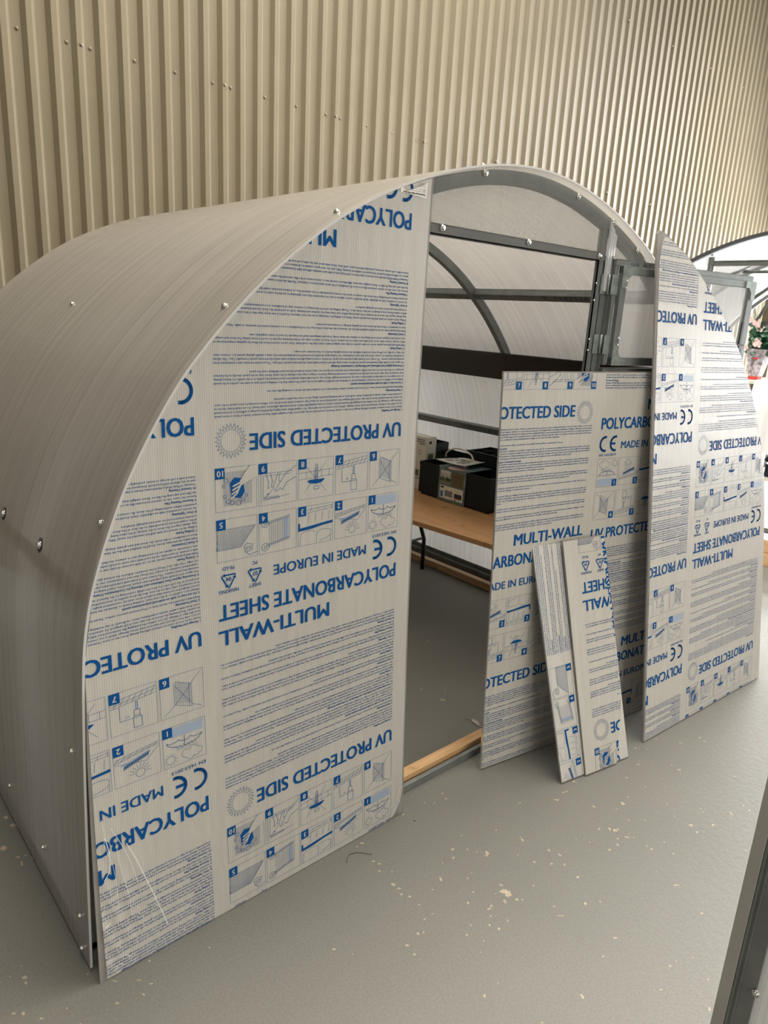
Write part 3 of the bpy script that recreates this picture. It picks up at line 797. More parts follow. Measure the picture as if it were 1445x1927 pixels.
# ================================================================== THE SETTING
FLAKES = [(1.2346,1.2336,0.0074,-0.0058,-0.0056,-0.0062),(1.2367,1.2123,0.0074,-0.0058,-0.0032,-0.0035),(1.4761,0.9997,0.0142,-0.0111,-0.012,-0.0099),(1.4491,0.9811,0.0092,-0.0072,-0.0054,-0.0044),(1.4849,0.9632,0.0044,-0.0035,-0.0042,-0.0033),(1.4982,0.9528,0.003,-0.0023,-0.0028,-0.0022),(1.6356,0.8291,0.0045,-0.0035,-0.007,-0.0046),(1.5937,0.7052,0.007,-0.0055,-0.0037,-0.0023),(1.5409,0.8451,0.0126,-0.0099,-0.0023,-0.0016),(1.9904,0.94,0.0078,-0.006,-0.011,-0.0066),(2.1387,1.002,0.0083,-0.0063,-0.0085,-0.005),(1.9622,1.1616,0.0101,-0.0076,-0.0072,-0.0051),(2.0395,1.0567,0.0064,-0.0048,-0.0066,-0.0042),(2.2316,0.7893,0.0098,-0.0075,-0.0062,-0.003),(2.2128,0.7615,0.0053,-0.004,-0.0068,-0.0033),(2.2922,0.7428,0.0045,-0.0034,-0.0048,-0.0022),(1.5581,1.1439,0.006,-0.0047,-0.0104,-0.009),(1.5207,1.1935,0.0032,-0.0025,-0.0051,-0.0047),(1.5355,1.1665,0.002,-0.0016,-0.0026,-0.0023),(1.4821,1.2233,0.004,-0.0031,-0.004,-0.0038),(1.4139,1.2018,0.0023,-0.0018,-0.0047,-0.0046),(1.2455,1.3407,0.0046,-0.0036,-0.0025,-0.003),(1.254,1.3177,0.0061,-0.0048,-0.0034,-0.0039),(1.235,1.2987,0.0038,-0.0029,-0.0029,-0.0033),(1.2683,1.4251,0.0072,-0.0055,-0.0048,-0.0059),(1.2442,1.421,0.0032,-0.0024,-0.0022,-0.0027),(1.2416,1.1684,0.0044,-0.0034,-0.0024,-0.0025),(1.2413,1.1297,0.0036,-0.0028,-0.002,-0.002),(1.172,1.0603,0.0034,-0.0027,-0.0057,-0.0059),(1.1168,1.0185,0.0026,-0.0021,-0.0026,-0.0028),(0.9568,1.1649,0.0039,-0.0031,-0.0023,-0.0031),(1.1731,0.8199,0.0031,-0.0025,-0.0039,-0.0034),(1.2288,0.8217,0.0019,-0.0015,-0.0021,-0.0017),(1.6865,0.9853,0.0048,-0.0037,-0.0033,-0.0024),(1.7177,0.9577,0.0024,-0.0019,-0.0051,-0.0035),(1.7061,0.9002,0.0039,-0.003,-0.0044,-0.0029),(1.9263,0.6891,0.0086,-0.0067,-0.0036,-0.0018),(1.8807,0.5891,0.0037,-0.0029,-0.0034,-0.0016),(1.3131,1.1451,0.0022,-0.0017,-0.0021,-0.0021),(0.9865,1.1218,0.0016,-0.0013,-0.0015,-0.0018),(1.4674,1.4431,0.0051,-0.0039,-0.0042,-0.0046),(1.4744,1.3931,0.0034,-0.0026,-0.0032,-0.0033),(1.4069,0.9955,0.0036,-0.0028,-0.0031,-0.0026),(1.3771,0.9725,0.0021,-0.0017,-0.0034,-0.0029),(1.5534,1.2483,0.0021,-0.0016,-0.0027,-0.0025),(1.6769,0.8025,0.0026,-0.002,-0.0026,-0.0016),(1.5174,0.6922,0.0027,-0.0022,-0.0026,-0.0016),(2.0463,0.7626,0.0033,-0.0026,-0.0034,-0.0017),(1.5547,0.8767,0.0066,-0.0052,-0.0029,-0.0021),(1.6309,1.0755,0.002,-0.0016,-0.0027,-0.0022),(1.7034,1.12,0.0017,-0.0013,-0.0035,-0.0028),(1.6632,1.1934,0.0034,-0.0026,-0.0029,-0.0024),(2.0067,0.8178,0.0038,-0.0029,-0.004,-0.0022),(1.5486,0.5419,0.0032,-0.0026,-0.0021,-0.0011),(1.8917,0.9032,0.0041,-0.0032,-0.0044,-0.0027),(1.4304,1.1087,0.0023,-0.0018,-0.0037,-0.0034),(1.2298,0.6835,0.0036,-0.0029,-0.002,-0.0015),(1.25,1.0821,0.0018,-0.0014,-0.0019,-0.0019),(1.2637,1.2732,0.0027,-0.0021,-0.0021,-0.0023),(1.2267,1.1903,0.0036,-0.0029,-0.0024,-0.0026),(1.2967,0.9296,0.0017,-0.0013,-0.0019,-0.0017),(1.5678,0.9658,0.0019,-0.0015,-0.0035,-0.0026),(0.4122,2.2221,0.0076,-0.0058,-0.0029,-0.0116),(0.4293,2.1705,0.0126,-0.0097,-0.0024,-0.0091),(0.3807,2.0784,0.0137,-0.0106,-0.0029,-0.0117),(0.399,2.0221,0.0102,-0.0079,-0.0021,-0.0081),(0.4185,2.0108,0.0061,-0.0047,-0.0014,-0.005),(0.4026,1.9821,0.0067,-0.0052,-0.0036,-0.0133),(0.2977,1.5791,0.0055,-0.0044,-0.0023,-0.0084),(0.2984,1.5607,0.0033,-0.0026,-0.002,-0.0074),(0.2532,1.4975,0.0039,-0.0032,-0.0011,-0.0042),(0.2704,1.4838,0.0037,-0.003,-0.0014,-0.0053),(0.2996,1.4442,0.0047,-0.0038,-0.0009,-0.003),(0.4233,1.4946,0.0028,-0.0022,-0.0007,-0.002),(0.3036,1.6198,0.002,-0.0016,-0.0006,-0.0022),(0.2727,1.6052,0.0017,-0.0013,-0.0005,-0.0021),(0.3539,1.4332,0.0011,-0.0009,-0.001,-0.003),(0.2508,1.6037,0.0016,-0.0013,-0.0004,-0.0017),(0.4329,1.9883,0.0034,-0.0026,-0.0009,-0.0031),(2.1088,2.0139,0.0055,-0.004,-0.0053,-0.0054),(2.1938,1.9431,0.004,-0.0029,-0.0034,-0.0033),(2.1201,1.8817,0.0077,-0.0056,-0.0128,-0.0125),(2.1163,1.8976,0.0039,-0.0028,-0.0039,-0.0038),(2.6214,2.2976,0.0071,-0.0049,-0.0037,-0.0035),(1.6557,1.4363,0.0033,-0.0025,-0.0021,-0.002),(1.644,1.4094,0.0033,-0.0025,-0.0029,-0.0028),(1.568,1.4413,0.0027,-0.002,-0.0023,-0.0024),(1.595,1.4187,0.0021,-0.0016,-0.0024,-0.0024),(1.5589,1.4883,0.0018,-0.0014,-0.002,-0.0021),(1.5511,1.5157,0.0015,-0.0011,-0.0016,-0.0017),(1.4683,1.4427,0.0035,-0.0026,-0.0039,-0.0043),(1.4766,1.3938,0.0043,-0.0033,-0.0025,-0.0026),(1.4387,1.4423,0.002,-0.0015,-0.0017,-0.0019),(0.4669,1.4363,0.0092,-0.0074,-0.0011,-0.0029),(0.5143,1.4022,0.0083,-0.0066,-0.0009,-0.0021),(2.0238,1.1689,0.0112,-0.0085,-0.0077,-0.0054),(2.1043,1.1845,0.0066,-0.005,-0.0068,-0.0046),(1.8451,1.2316,0.0062,-0.0047,-0.0046,-0.0036),(2.184,1.0101,0.0064,-0.0049,-0.0055,-0.0032)]

def build_floor():
    b = MB()
    b.add([(-7, -7, 0), (16, -7, 0), (16, 5.6, 0), (-7, 5.6, 0)], [(0, 1, 2, 3)], 0)
    r = random.Random(3)
    for cx, cy, ax, ay, bx, by in FLAKES:
        big = max(abs(ax) + abs(ay), abs(bx) + abs(by))
        nb = 3 if big > 0.02 else (2 if big > 0.009 else 1)
        for q in range(nb):
            ox, oy, sc = (0, 0, 1.0) if nb == 1 else (r.uniform(-.55, .55), r.uniform(-.55, .55), r.uniform(.4, .75))
            n = 13; pts = []
            for i in range(n):
                a = 2 * math.pi * i / n; k = r.uniform(0.6, 1.15) * sc
                ca = math.cos(a) * k + ox; sa = math.sin(a) * k + oy
                pts.append((cx + ca * ax + sa * bx, cy + ca * ay + sa * by, 0.0004 + 0.0001 * q))
            b.add(pts, [tuple(range(n))], 1)
    # many tiny flecks, gathered in drifts
    for c in range(34):
        gx, gy = r.uniform(0.2, 3.6), r.uniform(-0.25, 1.4)
        for k in range(r.randint(3, 12)):
            cx, cy = gx + r.gauss(0, .11), gy + r.gauss(0, .07)
            if cy > 1.40: continue
            s1 = r.uniform(.0012, .0042); an = r.uniform(0, 3.14); el = r.uniform(1, 2.6)
            pts = []
            for i in range(7):
                a = 2 * math.pi * i / 7; q1 = r.uniform(.7, 1.15)
                u, v = s1 * el * math.cos(a) * q1, s1 * math.sin(a) * q1
                pts.append((cx + u * math.cos(an) - v * math.sin(an), cy + u * math.sin(an) + v * math.cos(an), 0.0003))
            b.add(pts, [tuple(range(7))], 1)
    o = b.build('floor', [M['floor'], M['chip']])
    tag(o, kind='structure')
build_floor()

WY = 5.1
PITCH = 0.14377
def build_back_wall():
    # trapezoidal liner sheet: pan (far), slope, crown (near), slope
    x0 = 1.0 * 1.4218 - 60 * PITCH
    wp, ws, wq, h = 0.058, 0.027, 0.0335, 0.026
    ws2 = PITCH - wp - ws - wq
    prof = []
    n = int(27 / PITCH)
    for i in range(n):
        x = x0 + i * PITCH
        prof += [(x, 0), (x + wp, 0), (x + wp + ws, -h), (x + wp + ws + wq, -h)]
    b = MB()
    k = len(prof)
    V = [(p[0], WY + p[1], 0) for p in prof] + [(p[0], WY + p[1], 8.0) for p in prof]
    b.add(V, [(i, i + 1, i + 1 + k, i + k) for i in range(k - 1)])
    o = b.build('wall_back', M['wall'])
    tag(o, kind='structure')
    # fixings: one self-drilling screw with a washer, copied
    s = MB()
    s.tube([(0, 0, 0), (0, -0.0035, 0)], 0.0115, 14); s.tube([(0, -0.0035, 0), (0, -0.006, 0)], [0.0105, 0.006], 14); s.tube([(0, -0.005, 0), (0, -0.011, 0)], 0.005, 6)
    first = s.build('wall_screw', M['screw_paint'], o)
    pts = []
    for r_, z in ((0, 3.165), (1, 4.92)):
        for k in range(-1, 11):
            bx = 1.4555 + k * 0.9966
            for dx, dep in ((0.0, 0), (0.2843, 0), (0.3652, -h), (0.4263, 0), (0.7137, 0)):
                x = bx + dx
                if r_ == 1 and x < 6.9: continue
                if not (1.3 < x < 11.6): continue
                pts.append((x, WY + dep, z))
    for i, p in enumerate(pts):
        c = first if i == 0 else first.copy()
        if i: COL.objects.link(c)
        c.parent = o; c.location = p
build_back_wall()

def build_right_wall():
    b = MB(); X = 13.0
    for lo, hi in (((X, -7, 0), (X + .2, 5.6, 0.25)), ((X, -7, 3.0), (X + .2, 5.6, 8.0)), ((X, -7, .25), (X + .2, -3.4, 3.0)), ((X, 4.85, .25), (X + .2, 5.6, 3.0))):
        b.box(lo, hi)
    tag(b.build('wall_right', M['wall']), kind='structure')
    w = MB(); w.box((X + .08, -3.4, .25), (X + .1, 4.85, 3.0))
    win = w.build('window_1', M['window']); tag(win, kind='structure')
    f = MB()
    for y in (-3.4, -1.3, 0.75, 2.8, 4.78):
        f.box((X + .02, y, .25), (X + .07, y + .07, 3.0))
    for z in (.25, 1.6, 2.93):
        f.box((X + .02, -3.4, z), (X + .07, 4.85, z + .07))
    f.build('window_frame', M['steel'], win)
build_right_wall()

# ================================================================== ARCH HELPERS
HALF = [(0.432, 0.0), (0.440, 0.3), (0.450, 0.6), (0.463, 0.85), (0.480, 0.97), (0.503, 1.06), (0.540, 1.165), (0.588, 1.275), (0.658, 1.4),
        (0.738, 1.515), (0.860, 1.648), (0.985, 1.76), (1.149, 1.878), (1.330, 1.972), (1.540, 2.048), (1.750, 2.096), (1.950, 2.112)]
def arch_curve(cx=1.95, n=6):
    """dense outer profile (x, z) from left foot over the crown to the right foot, centred on cx"""
    pts = [(x - 1.95, z) for x, z in HALF]
    full = pts + [(-x, z) for x, z in reversed(pts[:-1])]
    P = np.array([full[0]] + full + [full[-1]])
    out = []
    for i in range(1, len(P) - 2):
        p0, p1, p2, p3 = P[i - 1], P[i], P[i + 1], P[i + 2]
        for t in np.linspace(0, 1, n, endpoint=False):
            out.append(0.5 * ((2 * p1) + (-p0 + p2) * t + (2 * p0 - 5 * p1 + 4 * p2 - p3) * t * t + (-p0 + 3 * p1 - 3 * p2 + p3) * t ** 3))
    out.append(P[-2])
    a = np.array(out); a[:, 0] += cx
    return a
def inset(c, d):
    t = np.gradient(c, axis=0); t /= np.linalg.norm(t, axis=1)[:, None]
    nrm = np.stack([t[:, 1], -t[:, 0]], 1)        # points inwards for a left-to-right arch
    return c + nrm * d
ARCH = arch_curve()
def arch_x(z, side=-1, d=0.0):
    c = inset(ARCH, d); h = len(c) // 2
    half = c[:h + 1] if side < 0 else c[h:][::-1]
    return float(np.interp(z, half[:, 1], half[:, 0]))
def arch_z(x, d=0.0):
    c = inset(ARCH, d)
    return float(np.interp(x, c[:, 0], c[:, 1]))

def hoop_mb(y0, y1, d0, d1, curve=ARCH, m=0, zmin=0.0, axis='Y'):
    a = inset(curve, d0); c = inset(curve, d1)
    b = MB()
    P = lambda p, y: (p[0], y, max(p[1], zmin)) if axis == 'Y' else (y, p[0], p[1])
    n = len(a); V = []
    for i in range(n):
        V += [P(a[i], y0), P(a[i], y1), P(c[i], y1), P(c[i], y0)]
    F = []
    for i in range(n - 1):
        for j in range(4):
            q = i * 4 + j; r = i * 4 + (j + 1) % 4
            F.append((q, r, r + 4, q + 4))
    F += [(3, 2, 1, 0), tuple(range(4 * n - 4, 4 * n))]
    b.add(V, F, m, False)
    return b

_screw = {}
def screw(parent, loc, nrm, r=0.008, washer=False, name='screw'):
    """hex screw head; all copies share one mesh"""
    key = (washer,)
    if key not in _screw:
        b = MB()
        if washer:
            b.tube([(0, 0, 0), (0, 0, 0.003)], 2.1, 14, 1)
            for i, v in enumerate(b.v): b.v[i] = (v[0], v[1], v[2])
        b.tube([(0, 0, 0), (0, 0, 0.35)], 1.15, 12); b.tube([(0, 0, .3), (0, 0, 0.85)], [0.85, 0.7], 6)
        o = b.build('screw_shape', [M['chrome'], M['rubber']])
        _screw[key] = o.data
        bpy.data.objects.remove(o)
    o = bpy.data.objects.new(name, _screw[key]); COL.objects.link(o)
    o.parent = parent
    o.location = np.array(loc) - ORG[parent.name]
    o.rotation_euler = Vector(nrm).to_track_quat('Z', 'Y').to_euler()
    o.scale = (r, r, r)
    return o

# ================================================================== THE TUNNEL GREENHOUSE
Y0 = 1.53
GH = root('tunnel_greenhouse', (1.95, 2.55, 0), 'half-finished arched tunnel greenhouse of clear polycarbonate on a steel frame beside the cream corrugated wall', 'greenhouse')
part('cover', hoop_mb(1.497, 3.60, 0.0, 0.006, zmin=0.012), M['cover'], GH)
part('cover_edge', hoop_mb(1.4955, 1.497, 0.0, 0.006, zmin=0.012), M['edge'], GH)
for y in (Y0, 2.545, 3.555):
    part('hoop', hoop_mb(y, y + 0.03, 0.012, 0.052), M['steel'], GH)

def purlin(side, z, w=0.036, d0=0.045, t=0.012):
    c = inset(ARCH, d0); h = len(c) // 2
    half = c[:h + 1] if side < 0 else c[h:][::-1]
    i = int(np.argmin(abs(half[:, 1] - z)))
    p = half[i]; tg = half[i + 1] - half[i - 1]; tg /= np.linalg.norm(tg)
    nrm = np.array([tg[1], -tg[0]]) * (1 if side < 0 else -1)
    if side > 0: nrm = -np.array([tg[1], -tg[0]]) * -1
    nin = np.array([1.95, 0.9]) - p
    if np.dot(nrm, nin) < 0: nrm = -nrm
    b = MB()
    o = np.array([p[0] - tg[0] * w / 2, Y0 + 0.03, p[1] - tg[1] * w / 2])
    T3 = np.array([tg[0], 0, tg[1]]); N3 = np.array([nrm[0], 0, nrm[1]])
    L = np.array([0, 2.03, 0])
    b.obox(o - N3 * 0.034, T3 * w, N3 * 0.006, L)             # flange against the cover
    b.obox(o - N3 * 0.03, T3 * 0.006, N3 * (0.03 + t * 0.5), L)
    b.obox(o - N3 * 0.03 + T3 * (w - 0.006), T3 * 0.006, N3 * (0.03 + t * 0.5), L)
    b.obox(o + N3 * (t * 0.5 - 0.006), T3 * w, N3 * 0.006, L)
    return part('purlin', b, M['steel'], GH), o + N3 * (t * 0.5 + 0.0008), T3, N3
def marks(par, s, pos, eu, ev, cap, width=None, name='handwritten_mark'):
    t = txt(s, 0, 0, cap, width)
    P = np.array(pos) + t[:, :, :1] * np.array(eu) + t[:, :, 1:] * np.array(ev)
    o = tri_mesh(name, P, [M['marker']], np.zeros(len(P)), par)
    return o
pl, o1, T1, N1 = purlin(1, 1.765)
marks(pl, 'C.BCT 02 N', (o1[0] + T1[0] * .03, 2.50, o1[2] + T1[2] * .03) + N1 * 0, (0, 1, 0), -T1, 0.019, 0.20)
marks(pl, '\u0423\u041f.N\u22601  2', (o1[0] + T1[0] * .032, 1.86, o1[2] + T1[2] * .032) + N1 * 0, (0, 1, 0), -T1, 0.02, 0.25)
pl, o2, T2, N2 = purlin(1, 0.995)
marks(pl, 'TAHPUN  ZO ATX', (o2[0] + T2[0] * .012, 3.04, o2[2] + T2[2] * .012) + N2 * 0, (0, -1, 0), T2, 0.015, 0.30)
purlin(-1, 0.995); purlin(-1, 1.765)
# foot rails along both long sides
for s in (-1, 1):
    x = arch_x(0.06, s, 0.012)
    b = MB()
    lo, hi = (x, x + 0.04) if s < 0 else (x - 0.04, x)
    b.box((lo, Y0, 0.004), (hi, 3.585, 0.05)); b.box((lo, Y0, 0.05), (lo + .006 if s < 0 else hi, 3.585, 0.075)) if s < 0 else b.box((hi - .006, Y0, .05), (hi, 3.585, .075))
    part('foot_rail', b, M['steel'], GH)
b = MB()
b.box((0.45, 1.520, 0.0), (3.45, 1.536, 0.030)); b.box((0.45, 1.536, 0.0), (3.45, 1.544, 0.022))
part('door_sill', b, M['steel'], GH, 0.0015)
# side band
c = inset(ARCH, 0.056); h = len(c) // 2; half = c[h:][::-1]
seg = [p for p in half if 1.31 < p[1] < 1.485]
b = MB()
V = []
for p in seg:
    V += [(p[0], 1.60, p[1]), (p[0], 3.54, p[1]), (p[0] - .008, 3.54, p[1] - .004), (p[0] - .008, 1.60, p[1] - .004)]
F = []
for i in range(len(seg) - 1):
    for j in range(4):
        q = i * 4 + j; r = i * 4 + (j + 1) % 4; F.append((q, r, r + 4, q + 4))
F += [(3, 2, 1, 0), tuple(range(4 * len(seg) - 4, 4 * len(seg)))]
b.add(V, F)
tag(part('side_band', b, M['dark_band'], GH), 'dark band along the inside of the right wall')
# gable: posts, lintel, transom glazing, clear film strip
PX0, PX1 = 2.358, 2.396
b = MB(); b.box((PX0, Y0, 0.03), (PX0 + 0.004, Y0 + 0.014, arch_z(2.377, .05))); b.box((PX0, Y0, 0.03), (PX1, Y0 + 0.004, arch_z(2.377, .05))); b.box((PX1 - .004, Y0, 0.03), (PX1, Y0 + 0.014, arch_z(2.377, .05)))
post = part('gable_post', b, M['steel'], GH)
for z in (1.80, 1.74, 1.60, 1.56):
    screw(post, (PX0 + .002, Y0 - .001, z), (-0.6, -1, 0), 0.0035)
b = MB(); b.box((2.4, Y0 + .002, .03), (2.436, Y0 + .006, 1.90)); b.box((2.432, Y0 - .012, .03), (2.436, Y0 + .006, 1.90)); part('door_jamb', b, M['steel'], GH)
b = MB(); b.box((1.415, Y0, 0.03), (1.419, Y0 + 0.014, arch_z(1.43, .05))); b.box((1.415, Y0, 0.03), (1.453, Y0 + 0.004, arch_z(1.43, .05)))
part('gable_post', b, M['steel'], GH)
b = MB(); b.box((1.453, Y0, 1.878), (PX0, Y0 + 0.004, 1.908)); b.box((1.453, Y0, 1.878), (PX0, Y0 + 0.03, 1.882)); b.box((1.453, Y0, 1.904), (PX0, Y0 + 0.02, 1.908))
part('lintel', b, M['steel'], GH)
top = [(x, arch_z(x, 0.014)) for x in np.linspace(1.493, 2.425, 24)]
pts = [(1.493, 1.880)] + top + [(2.425, 1.880)]
b = MB(); b.prism([(x, Y0 - 0.007, z) for x, z in pts], (0, 0.005, 0))
glaz = part('transom_sheet', b, M['clear'], GH)
tag(glaz, 'clear ribbed glazing over the doorway')
for p in ((1.699, 2.066), (1.536, 1.896), (1.933, 1.898), (2.176, 2.067), (2.410, 2.013), (2.346, 1.893)):
    screw(glaz, (p[0], Y0 - 0.008, p[1]), (0, -1, 0), 0.0085)
b = MB()
for k in range(9):
    x = 2.392 + 0.0055 * k
    b.box((x, Y0 - 0.0075 - .0012 * (k % 3), 1.775 + .002 * (k % 2)), (x + .0056, Y0 - 0.006 - .0012 * (k % 3), 2.02 - .006 * k))
tag(part('film_strip', b, M['loose_film'], GH), 'loose strip of clear film on the door post')
xs = np.linspace(2.436, 2.66, 12)
b = MB(); b.prism([(2.436, Y0 - .006, 1.895)] + [(x, Y0 - .006, arch_z(x, .014)) for x in xs] + [(2.66, Y0 - .006, 1.895)], (0, .004, 0))
cg = part('gable_sheet', b, M['clear'], GH)
screw(cg, (2.596, Y0 - 0.008, 1.935), (0, -1, 0), 0.0085)
# rear gable glazing
cur = inset(ARCH, 0.013)
b = MB(); b.prism([(p[0], 3.59, max(p[1], .01)) for p in cur[::3]], (0, .005, 0))
part('rear_sheet', b, M['pane'], GH)
for x in (1.43, 2.36):
    b = MB(); b.box((x, 3.556, 0.01), (x + .04, 3.586, arch_z(x + .02, .05))); part('gable_post', b, M['steel'], GH)
# cover screws
def cover_screw(x, y, z, r=0.0075, washer=False):
    c = ARCH; i = int(np.argmin((c[:, 0] - x) ** 2 + (c[:, 1] - z) ** 2))
    t = c[min(i + 1, len(c) - 1)] - c[max(i - 1, 0)]
    n = np.array([-t[1], t[0]]); n /= np.linalg.norm(n)
    p = c[i] + n * 0.0005
    screw(GH, (p[0], y, p[1]), (n[0], 0, n[1]), r, washer)
for x, y, z in ((1.175, 1.55, 1.899), (.857, 1.556, 1.639), (.543, 1.546, 1.173), (.448, 1.57, .619), (.434, 1.554, .159), (.4325, 1.55, .04), (1.7, 1.55, 2.085), (2.2, 1.55, 2.09)):
    cover_screw(x, y, z)
for x, y, z in ((.4345, 2.20, .105), (.4345, 1.857, .105), (.848, 2.554, 1.63), (.4345, 2.9, .105)):
    cover_screw(x, y, z)
for y in (2.206, 1.864, 2.9):
    cover_screw(.4965, y, 1.024, 0.0095, True)

# ---------------------------------------------------------------- doors
TH = math.radians(9.0)
DE = np.array([math.cos(TH), -math.sin(TH), 0]); DN = np.array([-math.sin(TH), -math.cos(TH), 0]); DZ = np.array([0, 0, 1.0])
DO = np.array([2.452, 1.500, 0])
def dbox(b, e0, e1, z0, z1, n0, n1, m=0):
    b.obox(DO + DE * e0 + DZ * z0 + DN * n0, DE * (e1 - e0), DN * (n1 - n0), DZ * (z1 - z0), m)
def door_leaf(z0, z1, name, lab):
    W = 0.855
    b = MB()
    # outer carrier frame and inner sash
    dbox(b, -0.02, W, z1 - 0.022, z1, -0.012, 0.004); dbox(b, -0.02, W, z1 - 0.004, z1, -0.03, 0.004)
    dbox(b, 0.0, 0.030, z0, z1 - 0.022, 0.0, 0.020); dbox(b, W - 0.040, W, z0, z1 - 0.022, 0.0, 0.020)
    dbox(b, -0.018, 0.0, z0, z1, -0.02, 0.0)
    dbox(b, 0.0, W, z1 - 0.050, z1 - 0.024, 0.0, 0.020); dbox(b, 0.0, W, z0, z0 + 0.030, 0.0, 0.020)
    d = part(name, b, M['steel'], GH, 0.0012)
    p = MB(); dbox(p, 0.026, W - 0.036, z0 + 0.026, z1 - 0.046, 0.004, 0.009)
    p.build('door_pane', M['pane'], d)
    for e0, s in ((0.0, 1), (W, -1)):
        for zz, t in ((z1 - 0.024, -1), (z0, 1)):
            k = MB()
            k.prism([DO + DE * (e0 + s * x) + DZ * (zz + t * z) + DN * .0202 for x, z in ((0, 0), (.075, 0), (.075, .026), (.05, .026), (.03, .046), (.03, .075), (0, .075))], DN * .003)
            k.build('corner_bracket', M['zinc'], d)
    for z in (z1 - .075, z1 - .10, z0 + .10, z0 + .075):
        q = DO + DE * 0.026 + DZ * z + DN * 0.0205
        screw(d, q, DN, 0.0055)
    tag(d, lab)
    return d
up = door_leaf(1.509, 1.891, 'door_leaf', 'upper door leaf swung open')
marks(up, 'GE 4.?', DO + DE * 0.05 + DZ * 1.8735 + DN * 0.0048, DE, DZ, 0.011, 0.12)
door_leaf(0.06, 1.497, 'door_leaf', 'lower door leaf swung open behind the leaning sheets')
for z in (1.80, 1.585):
    b = MB()
    b.box((PX1 - .012, Y0 - .006, z - .035), (PX1 + .022, Y0 - .003, z + .035))
    b.tube([(PX1 + .026, Y0 - .012, z - .035), (PX1 + .026, Y0 - .012, z + .035)], 0.006, 10)
    dbox(b, -0.034, 0.0, z - .035, z + .035, 0.001, 0.004)
    part('hinge', b, M['zinc'], GH)
b = MB(); dbox(b, .785, .83, 1.600, 1.608, 0.0, 0.03); dbox(b, .80, .812, 1.60, 1.70, .02, .026)
part('door_latch', b, M['black_metal'], GH)

# timber bearers under the frame
b = MB(); b.box((0.50, 1.546, 0.0), (3.40, 1.588, 0.046))
thing('timber_batten', b, M['timber'], 'raw pine batten lying across the open doorway behind the steel sill', 'timber', org=(1.95, 1.57, 0), bevel=0.002)
b = MB(); b.box((3.300, 1.60, 0.0), (3.345, 3.54, 0.046))
thing('timber_batten', b, M['timber_y'], 'pine batten on the floor under the table along the inside right wall', 'timber', org=(3.32, 2.5, 0), bevel=0.002)

# ================================================================== PRINTED SHEETS
XH = np.array([1.0, 0, 0])
def map_left(uv, dep):
    uv = np.asarray(uv); x = uv[:, 0]; z = uv[:, 1]
    y = 1.447 + 0.0773 * z - 0.0203 * z * z
    return np.stack([x, y - dep, z], 1)
L_left = [(arch_x(z, -1, 0.006) + 0.001, z) for z in np.concatenate([[0.0, .3, .6, .8], np.linspace(0.9, 1.5, 9)])]
L_top = [(x, arch_z(x, 0.010)) for x in np.linspace(0.76, 1.488, 16)]
polyL = L_left + L_top + [(1.470, 0.0)]
fL = [(0.456, 0.005), (0.456, .22), (0.462, 0.5), (0.4645, 0.66), (0.468, .85), (0.505, 1.05)]
fL += [(arch_x(z, -1, 0.006) + 0.002, z) for z in (1.165, 1.275, 1.4, 1.5)] + L_top[:-1] + [(1.480, arch_z(1.48, .011)), (1.4655, 0.5), (1.4645, 0.12), (1.455, 0.055), (1.43, 0.018), (1.40, 0.004)]
def hull(P):
    P = sorted(set((round(x, 5), round(y, 5)) for x, y in P))
    def half(Q):
        h = []
        for p in Q:
            while len(h) > 1 and (h[-1][0] - h[-2][0]) * (p[1] - h[-2][1]) - (h[-1][1] - h[-2][1]) * (p[0] - h[-2][0]) <= 0: h.pop()
            h.append(p)
        return h
    a = half(P); b = half(P[::-1])
    return a[:-1] + b[:-1]
def rot180(u0, z0):
    return lambda q: np.stack([u0 - q[:, 0], z0 - q[:, 1]], 1)
PER = 1.005
def wrinkle_left(q):
    """slack film near the lower left corner"""
    u, z = q[:, 0], q[:, 1]
    k = np.clip(1 - np.hypot((u - 0.45) / 0.17, (z - 0.16) / 0.34), 0, 1) ** 1.2
    w = 0.5 + 0.5 * np.sin((u - 0.45) * 150 + (z - .4) * 55 + 2.0 * np.sin(z * 13))
    return k * (0.0022 * w + 0.0006)
def curve_pts(P, n=14):
    P = np.array(P, float); Q = np.vstack([2 * P[0] - P[1], P, 2 * P[-1] - P[-2]]); out = []
    for i in range(1, len(Q) - 2):
        for t in np.linspace(0, 1, n, endpoint=False):
            a, b, c, d = Q[i - 1], Q[i], Q[i + 1], Q[i + 2]
            out.append(0.5 * ((2 * b) + (c - a) * t + (2 * a - 5 * b + 4 * c - d) * t * t + (3 * b - 3 * c + d - a) * t ** 3))
    return out + [P[-1]]
creases = []
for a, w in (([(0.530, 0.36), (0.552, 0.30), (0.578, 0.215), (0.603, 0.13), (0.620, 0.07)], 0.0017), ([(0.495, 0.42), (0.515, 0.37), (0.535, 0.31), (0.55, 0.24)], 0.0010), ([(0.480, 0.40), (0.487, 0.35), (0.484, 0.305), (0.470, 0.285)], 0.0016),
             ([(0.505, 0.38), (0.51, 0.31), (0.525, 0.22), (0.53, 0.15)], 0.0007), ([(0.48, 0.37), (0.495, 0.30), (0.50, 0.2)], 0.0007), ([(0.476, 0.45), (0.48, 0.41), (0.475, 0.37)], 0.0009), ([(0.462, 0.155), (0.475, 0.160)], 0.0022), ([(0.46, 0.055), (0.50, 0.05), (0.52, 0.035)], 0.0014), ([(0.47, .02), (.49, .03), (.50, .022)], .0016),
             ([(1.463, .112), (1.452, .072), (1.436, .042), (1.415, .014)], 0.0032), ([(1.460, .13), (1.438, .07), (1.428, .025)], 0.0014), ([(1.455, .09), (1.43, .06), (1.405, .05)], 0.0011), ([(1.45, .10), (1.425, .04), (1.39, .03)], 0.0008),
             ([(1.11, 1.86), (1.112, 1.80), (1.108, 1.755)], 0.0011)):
    creases.append((strokes([curve_pts(a)], w), 4, 0.0034))
